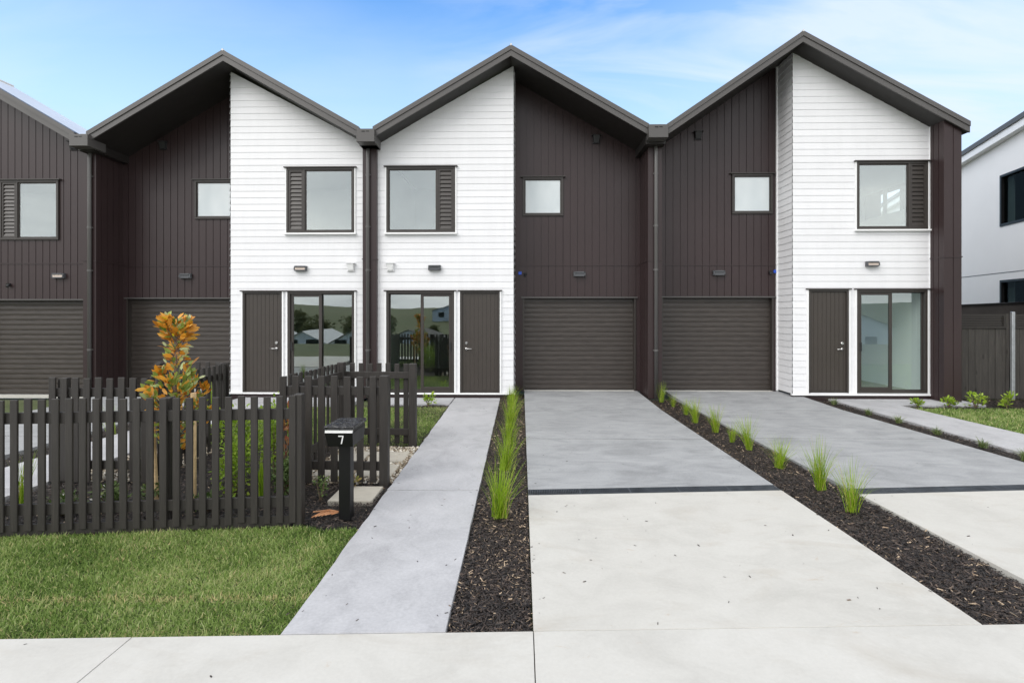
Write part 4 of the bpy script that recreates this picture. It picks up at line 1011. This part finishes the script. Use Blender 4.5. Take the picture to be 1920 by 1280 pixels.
mid = [(2.806, 10.62, .95), (2.889, 10.1, .82), (2.873, 9.3, .75), (2.832, 8.63, .95), (2.908, 7.95, .98), (2.909, 7.36, .75), (2.965, 6.93, .98), (2.959, 6.12, .95), (3.015, 5.38, 1.05), (2.956, 4.78, 1.0)]
nm = ['farthest, against the party wall', 'second from the party wall', 'third from the party wall', 'fourth from the party wall', 'fifth from the party wall', 'sixth from the party wall, small', 'seventh from the party wall', 'eighth from the party wall, widest', 'second nearest the street', 'nearest the street']
TN = [tuft_mesh([70, 60, 85, 110, 105, 75, 110, 120, 125, 95][i], [.42, .36, .40, .44, .42, .36, .44, .40, .47, .45][i], [.16, .22, .24, .26, .22, .20, .27, .34, .24, .26][i], .0052, 200+i, TUFT, .5, .12, .026) for i in range(10)]
for i, (x, y, s) in enumerate(mid):
    plant('grass_tuft', TN[i], (x, y, -.025), s, f'lime green grass tuft between the driveways, {nm[i]}', 'grass tuft', 'grass tufts between the driveways', sz=s*1.1)
TL = [tuft_mesh(60, .16, .17, .009, 300+i, LIRI, 1.1, .08, .03) for i in range(3)]
nr = ['farthest from the street', 'second from the house', 'third from the house', 'fourth from the house', 'fifth from the house', 'at the right edge of the photo']
for i, (x, y) in enumerate([(6.10, 10.4), (6.08, 9.37), (6.12, 8.69), (6.08, 7.84), (6.12, 7.12), (6.08, 6.48)]):
    plant('lily_turf', TL[i % 3], (x, y, -.02), random.uniform(.9, 1.1), f'low dark green tuft beside the right path, {nr[i]}', 'grass tuft', 'low tufts along the right path')

leaf_v = np.array([(0, 0, 0), (.28, -.42, .10), (.7, -.42, .08), (1, 0, -.05), (.7, .42, .08), (.28, .42, .10), (.5, 0, -.02)], float)
leaf_f = [np.array([(0, 1, 6, 5)]), np.array([(1, 2, 6), (2, 3, 6), (3, 4, 6), (4, 5, 6)])]
def dirs_to_rot(D, roll):
    D = D/np.linalg.norm(D, axis=1, keepdims=True); yaw = np.arctan2(D[:, 1], D[:, 0]); pitch = -np.arcsin(np.clip(D[:, 2], -1, 1))
    return rotm(yaw, pitch, roll)
def bush_mesh(n, rx, rz_, leaf, seed, m_, clumps=9, up=.5, tints=(0, 1), zc=.5):
    r = np.random.default_rng(seed); C = r.normal(0, 1, (clumps, 3)); C /= np.linalg.norm(C, axis=1, keepdims=True)
    C = C*np.array([rx*.6, rx*.6, rz_*.5])*r.uniform(.3, 1.1, (clumps, 1))+np.array([0, 0, rz_*zc])
    idx = r.integers(0, clumps, n); O = r.normal(0, 1, (n, 3)); O /= np.linalg.norm(O, axis=1, keepdims=True)
    P = C[idx]+O*np.array([rx, rx, rz_*.6])*.42*r.uniform(.35, 1.05, (n, 1)); P[:, 2] = np.abs(P[:, 2])
    D = O+np.array([0, 0, up])+r.normal(0, .35, (n, 3))
    s = leaf*r.uniform(.6, 1.3, n); S = np.stack([s, s*.5, s*.5], 1)
    ti = np.clip(tints[0]+(tints[1]-tints[0])*(r.beta(2, 2, n)*.8+.2*r.random(clumps)[idx]), 0, 1)
    V, F, T = scatter(leaf_v, leaf_f, P, dirs_to_rot(D, r.normal(0, .6, n)), S, ti)
    return V, F, T
def bush(name, loc, n, rx, rz_, leaf, seed, m_, lbl, cat, grp=None, stem=True, **k):
    V, F, T = bush_mesh(n, rx, rz_, leaf, seed, m_, **k)
    t = thing(name, loc, lbl, cat, grp)
    o = bpy.data.objects.new('foliage', np_mesh('foliage', V, F, m_, T)); COL.objects.link(o); o.parent = t
    s = MB(); r = random.Random(seed)
    for i in range(5):
        a = r.uniform(0, 6.28); s.tube([(loc[0]+r.uniform(-.02, .02), loc[1], loc[2]-.02), (loc[0]+math.cos(a)*rx*.25, loc[1]+math.sin(a)*rx*.25, loc[2]+rz_*.35), (loc[0]+math.cos(a)*rx*.5, loc[1]+math.sin(a)*rx*.5, loc[2]+rz_*.7)], [.008, .006, .003], 5)
    s.build('stem', BARK, t); return t
for i, (x, s, lb_) in enumerate([(7.54, .9, 'leftmost by the patio corner'), (8.14, .9, 'below the dark end wall'), (8.64, 1.2, 'large, below the left fence boards'), (9.22, 1.2, 'large, just left of the steel post'), (9.95, 1.0, 'rightmost, at the edge of the photo')]):
    bush('small_shrub', (x, 10.2, -.02), int(115*s), .15*s, .22*s, .06, 40+i, LEAF, f'bright green young shrub bordering the right lawn, {lb_}', 'shrub', 'young shrubs along the right lawn', clumps=6, up=.9, tints=(.3, 1))
bush('small_shrub', (-1.79, 10.12, -.02), 90, .15, .20, .06, 61, LEAF, 'single small green shrub in the mulch by the small lawn', 'shrub', clumps=5, up=.9, tints=(.3, 1))
for i, (x, y, s, t_) in enumerate([(-3.02, 5.55, 1.0, 'right of the magnolia stake'), (-2.72, 5.75, 1.1, 'in the middle of the garden bed'), (-2.80, 5.1, .75, 'low one nearest the front fence'), (-2.30, 5.05, .62, 'by the corner post')]):
    bush('garden_shrub', (x, y, -.02), int(900*s), .30*s, .72*s, .045, 70+i, LEAF if i != 3 else LEAFW, f'leafy green shrub behind the front pickets, {t_}', 'shrub', 'leafy shrubs inside the picket fence', clumps=16, up=.4, tints=(.1, .95) if i != 3 else (0, .85))
for i, (x, y, s, t_) in enumerate([(-3.75, 4.75, .9, 'left of the magnolia'), (-3.50, 4.95, .7, 'at the foot of the left stake'), (-2.85, 4.72, .7, 'right of the right stake'), (-4.05, 4.6, .8, 'farthest left')]):
    bush('ground_cover', (x, y, -.02), int(340*s), .24*s, .24*s, .04, 80+i, LEAFW, f'low white flowered plant behind the front fence, {t_}', 'plant', 'low flowering plants inside the picket fence', clumps=10, up=.6)
bush('red_stemmed_plant', (-2.33, 5.2, -.02), 150, .11, .78, .07, 91, LEAFR, 'tall red leaved plant behind the fence corner post', 'plant', clumps=12, up=.8)
bush('ground_cover', (-1.92, 5.02, -.02), 90, .09, .24, .035, 93, LEAFW, 'small pale sprig right of the fence corner post', 'plant', tints=(.3, .84))
bush('ground_cover', (-1.74, 5.32, -.02), 80, .10, .17, .05, 94, LEAFR, 'small dark plant at the foot of the panel behind the letterbox', 'plant', tints=(.7, 1))
IR = tuft_mesh(34, .46, .06, .016, 400, TUFT, .2, .02, .02)
plant('iris_clump', IR, (-2.38, 4.85, -.02), 1, 'upright strap leaved clump behind the front pickets', 'plant', None)
T2 = tuft_mesh(60, .5, .14, .007, 401, TUFT, .4, .1, .03)
plant('grass_tuft', T2, (-4.55, 4.72, -.02), 1, 'grass tuft behind the leftmost pickets of the front fence', 'grass tuft', None)
plant('grass_tuft', T2, (-5.98, 7.6, -.02), .9, 'grass tuft showing above the front fence near the left path', 'grass tuft', None)
plant('grass_tuft', T2, (-6.1, 10.3, -.02), 1, 'grass tuft by the sawtooth edge of the left white boards', 'grass tuft', None)

# magnolia with two stakes
mg = thing('magnolia_tree', (-3.30, 4.98, 0), 'young magnolia with rust orange leaf undersides behind the picket fence', 'tree')
bx0, by0 = -3.30, 4.98
tr = MB(); tr.tube([(bx0, by0, -.03), (bx0+.01, by0, .5), (bx0-.015, by0+.01, .95), (bx0+.005, by0, 1.35), (bx0+.01, by0, 1.62)], [.016, .014, .012, .009, .005], 8)
r = np.random.default_rng(5); tips = []
def branch(z0, a, l, rise):
    p = [(bx0, by0, z0), (bx0+math.cos(a)*l*.5, by0+math.sin(a)*l*.5, z0+rise*.4), (bx0+math.cos(a)*l, by0+math.sin(a)*l, z0+rise)]
    tr.tube(p, [.007, .005, .003], 6); tips.append((p[2], (math.cos(a)*.5, math.sin(a)*.5, 1.0), 1.0)); tips.append(((np.array(p[1])+np.array(p[2]))/2, (math.cos(a), math.sin(a), .6), .8))
for k in range(12): branch(.52+.03*k, k*2.4+.3, .19+.11*r.random(), .20+.08*r.random())
for k in range(5): branch(.92+.03*k, k*2.4, .08+.05*r.random(), .13)
for k in range(7): branch(1.38+.025*k, k*2.4+1, .06+.06*r.random(), .13+.05*r.random())
tips.append(((bx0+.01, by0, 1.60), (0, 0, 1), 1.2)); tips.append(((bx0-.02, by0, 1.40), (0, 0, .6), .5)); tips.append(((bx0, by0, 1.25), (.3, 0, .6), .45))
tr.build('trunk', BARK, mg)
PP, DD = [], []
for p, d_, q in tips:
    n = int(13*q)
    for i in range(n):
        a = r.uniform(0, 6.28); PP.append(np.array(p)+r.normal(0, .016, 3)); DD.append(np.array(d_)*.85+np.array([math.cos(a), math.sin(a), r.uniform(-.1, .6)])*.8)
for i in range(330):   # leaves all the way up the leader, in whorls
    z = r.uniform(.45, 1.72); a = r.uniform(0, 6.28)
    rad = np.interp(z, [.45, .9, 1.05, 1.18, 1.32, 1.42, 1.56, 1.66, 1.72], [.12, .21, .24, .18, .085, .09, .14, .13, .06])*r.uniform(.15, 1)
    PP.append(np.array([bx0+rad*math.cos(a), by0+rad*math.sin(a), z])); DD.append(np.array([math.cos(a)*.8, math.sin(a)*.8, r.uniform(-.1, 1.1)]))
PP, DD = np.array(PP), np.array(DD); n = len(PP)
ti = np.where(r.random(n) < .66, r.uniform(0, .62, n), r.uniform(.67, .97, n)); ti[r.random(n) < .015] = 1
low = PP[:, 2] < 1.18; ti[low] = np.where(r.random(low.sum()) < .22, r.uniform(.67, .9, low.sum()), ti[low])
s_ = r.uniform(.05, .115, n)
V, F, T = scatter(leaf_v, leaf_f, PP-np.array([bx0, by0, 0]), dirs_to_rot(DD, r.normal(0, 1.0, n)), np.stack([s_, s_*.42, s_*.4], 1), ti)
o = bpy.data.objects.new('crown', np_mesh('crown', V, F, MAGN, T, smooth=True)); COL.objects.link(o); o.parent = mg
for i, (x, tl, lb_) in enumerate([(-3.47, -.05, 'leaning timber stake left of the magnolia'), (-3.11, .0, 'upright timber stake right of the magnolia')]):
    m_ = MB(); q = .019
    m_.hexa([(x-q, 4.93, -.03), (x+q, 4.93, -.03), (x+q, 4.968, -.03), (x-q, 4.968, -.03), (x-q+tl, 4.93, 1.0), (x+q+tl, 4.93, 1.0), (x+q+tl, 4.968, 1.0), (x-q+tl, 4.968, 1.0)])
    o = m_.build('tree_stake', STAKE, loc=(x, 4.95, 0), bevel=.003); tag(o, lb_, 'stake', 'magnolia stakes')
m_ = MB(); m_.tube([(-3.53, 4.93, .86), (-3.32, 4.955, .855), (-3.11, 4.925, .86)], .004, 6); m_.box(-3.135, -3.085, 4.92, 4.975, .83, .87); o = m_.build('tree_tie', BLACKP, loc=(-3.3, 4.95, .86)); tag(o, 'black tie strap between the magnolia stakes', 'strap')

# ------------------------------------------------------------------ across the street, seen only in the glass
def far_house(x, y, wx, wy, hw, hr, rz, mw, mr, lbl):
    z = hz(x, y); t = thing('far_house', (x, y, z), lbl, 'house', 'houses across the street reflected in the glass')
    def lp_(u, v, zz): c, s = math.cos(rz), math.sin(rz); return (x+u*c-v*s, y+u*s+v*c, z+zz)
    a, b = wx/2, wy/2; w_ = MB()
    for (u0, v0, u1, v1) in ((-a, -b, a, -b), (a, -b, a, b), (a, b, -a, b), (-a, b, -a, -b)): w_.poly([lp_(u0, v0, -.5), lp_(u1, v1, -.5), lp_(u1, v1, hw), lp_(u0, v0, hw)])
    for v in (-b, b): w_.poly([lp_(-a, v, hw), lp_(a, v, hw), lp_(0, v, hw+hr)])
    w_.build('wall', mw, t)
    r__ = MB(); e = .4; k = hr/a
    r__.poly([lp_(-a-e, -b-e, hw-e*k+.05), lp_(-a-e, b+e, hw-e*k+.05), lp_(0, b+e, hw+hr+.05), lp_(0, -b-e, hw+hr+.05)])
    r__.poly([lp_(a+e, -b-e, hw-e*k+.05), lp_(0, -b-e, hw+hr+.05), lp_(0, b+e, hw+hr+.05), lp_(a+e, b+e, hw-e*k+.05)])
    r__.build('roof', mr, t)
    for u in (-a*.5, a*.4):
        MB().hexa([lp_(u-.7, b+.02, .8), lp_(u+.7, b+.02, .8), lp_(u+.7, b+.06, .8), lp_(u-.7, b+.06, .8), lp_(u-.7, b+.02, 2.1), lp_(u+.7, b+.02, 2.1), lp_(u+.7, b+.06, 2.1), lp_(u-.7, b+.06, 2.1)]).build('window', BLACK, t)
ROOFL = plain('pale_roof', (.55, .56, .57), .5); WALLG = plain('grey_wall', (.5, .52, .54), .6)
PALEW = plain('pale_wall', (.86, .85, .82), .6); PALEG = plain('pale_grey_wall', (.68, .68, .66), .6)
for a in [(-31, -43, 5.4, 9, 1.7, 1.35, 0, PALEW, ROOFL, 'low white gabled building across the field, farthest left'), (-25.4, -43.4, 5.4, 9, 1.7, 1.35, 0, PALEW, ROOFL, 'low white gabled building across the field, second from left'),
          (-19.8, -43.8, 5.4, 9, 1.7, 1.35, 0, PALEW, ROOFL, 'low white gabled building across the field, third from left'), (-13.5, -47, 6, 8, 1.9, 1.2, .1, PALEG, NDARK, 'pale house with a dark low roof across the field'), (-7, -47, 5.5, 8, 1.9, 1.1, -.1, PALEW, FASC, 'white house with a grey roof across the field'),
          (3, -47, 7, 9, 2.2, 1.4, 0, PALEW, FASC, 'white gabled house across the field, centre'), (20, -50, 7, 9, 3.6, 1.6, 0, PALEG, FASC, 'tall pale grey gabled house across the field'), (30, -50, 8, 9, 3.4, 1.6, .1, PALEG, FASC, 'tall grey house across the field, far right'), (44, -52, 9, 9, 3.4, 1.8, .1, PALEW, FASC, 'tall white house at the far right across the field'),
          (-20, -130, 10, 9, 2.6, 1.6, 0, WALLG, NDARK, 'dark roofed house on the hill'), (-6, -135, 9, 9, 2.6, 1.6, 0, PALEW, NDARK, 'white house with dark roof on the hill')]:
    far_house(*a)
for i, (x, y, s) in enumerate([(-38, -62, 5), (-33, -60, 5.5), (-28, -64, 6), (-44, -66, 6), (-22.5, -62, 4), (-14, -60, 2.6), (8, -62, 4), (14, -58, 4.5), (28, -64, 5), (40, -60, 5), (-50, -58, 5), (55, -64, 5), (-36, -72, 7), (-41, -75, 7), (-30, -74, 7.5), (-25, -76, 6.5), (-46, -74, 7), (-17, -80, 4), (2, -80, 4), (17, -76, 5), (24, -78, 5.5), (35, -74, 6)]):
    z = hz(x, y); n = 1300
    V, F, T = bush_mesh(n, s*.34, s*.55, s*.07, 500+i, TREEL, clumps=16, up=.2, zc=.75)
    t = thing('broad_tree', (x, y, z), 'broad leafy tree beyond the houses across the street', 'tree', 'trees across the street reflected in the glass')
    o = bpy.data.objects.new('crown', np_mesh('crown', V, F, TREEL, T)); COL.objects.link(o); o.parent = t
    MB().tube([(x, y, z-.3), (x+.1, y, z+s*.3), (x, y, z+s*.6)], [s*.05, s*.04, s*.02], 7).build('trunk', BARK, t)
for i in range(16):
    x = -40+i*5.6+random.uniform(-1, 1); y = -33+random.uniform(-2, 2); V, F, T = bush_mesh(300, 1.6, 1.5, .3, 600+i, TREEL, clumps=9, up=.3)
    o = bpy.data.objects.new('field_bush', np_mesh('field_bush', V, F, TREEL, T)); COL.objects.link(o); o.location = (x, y, hz(x, y)-.1)
    tag(o, 'rough green bush along the far edge of the field', 'bush', 'bushes across the field reflected in the glass')
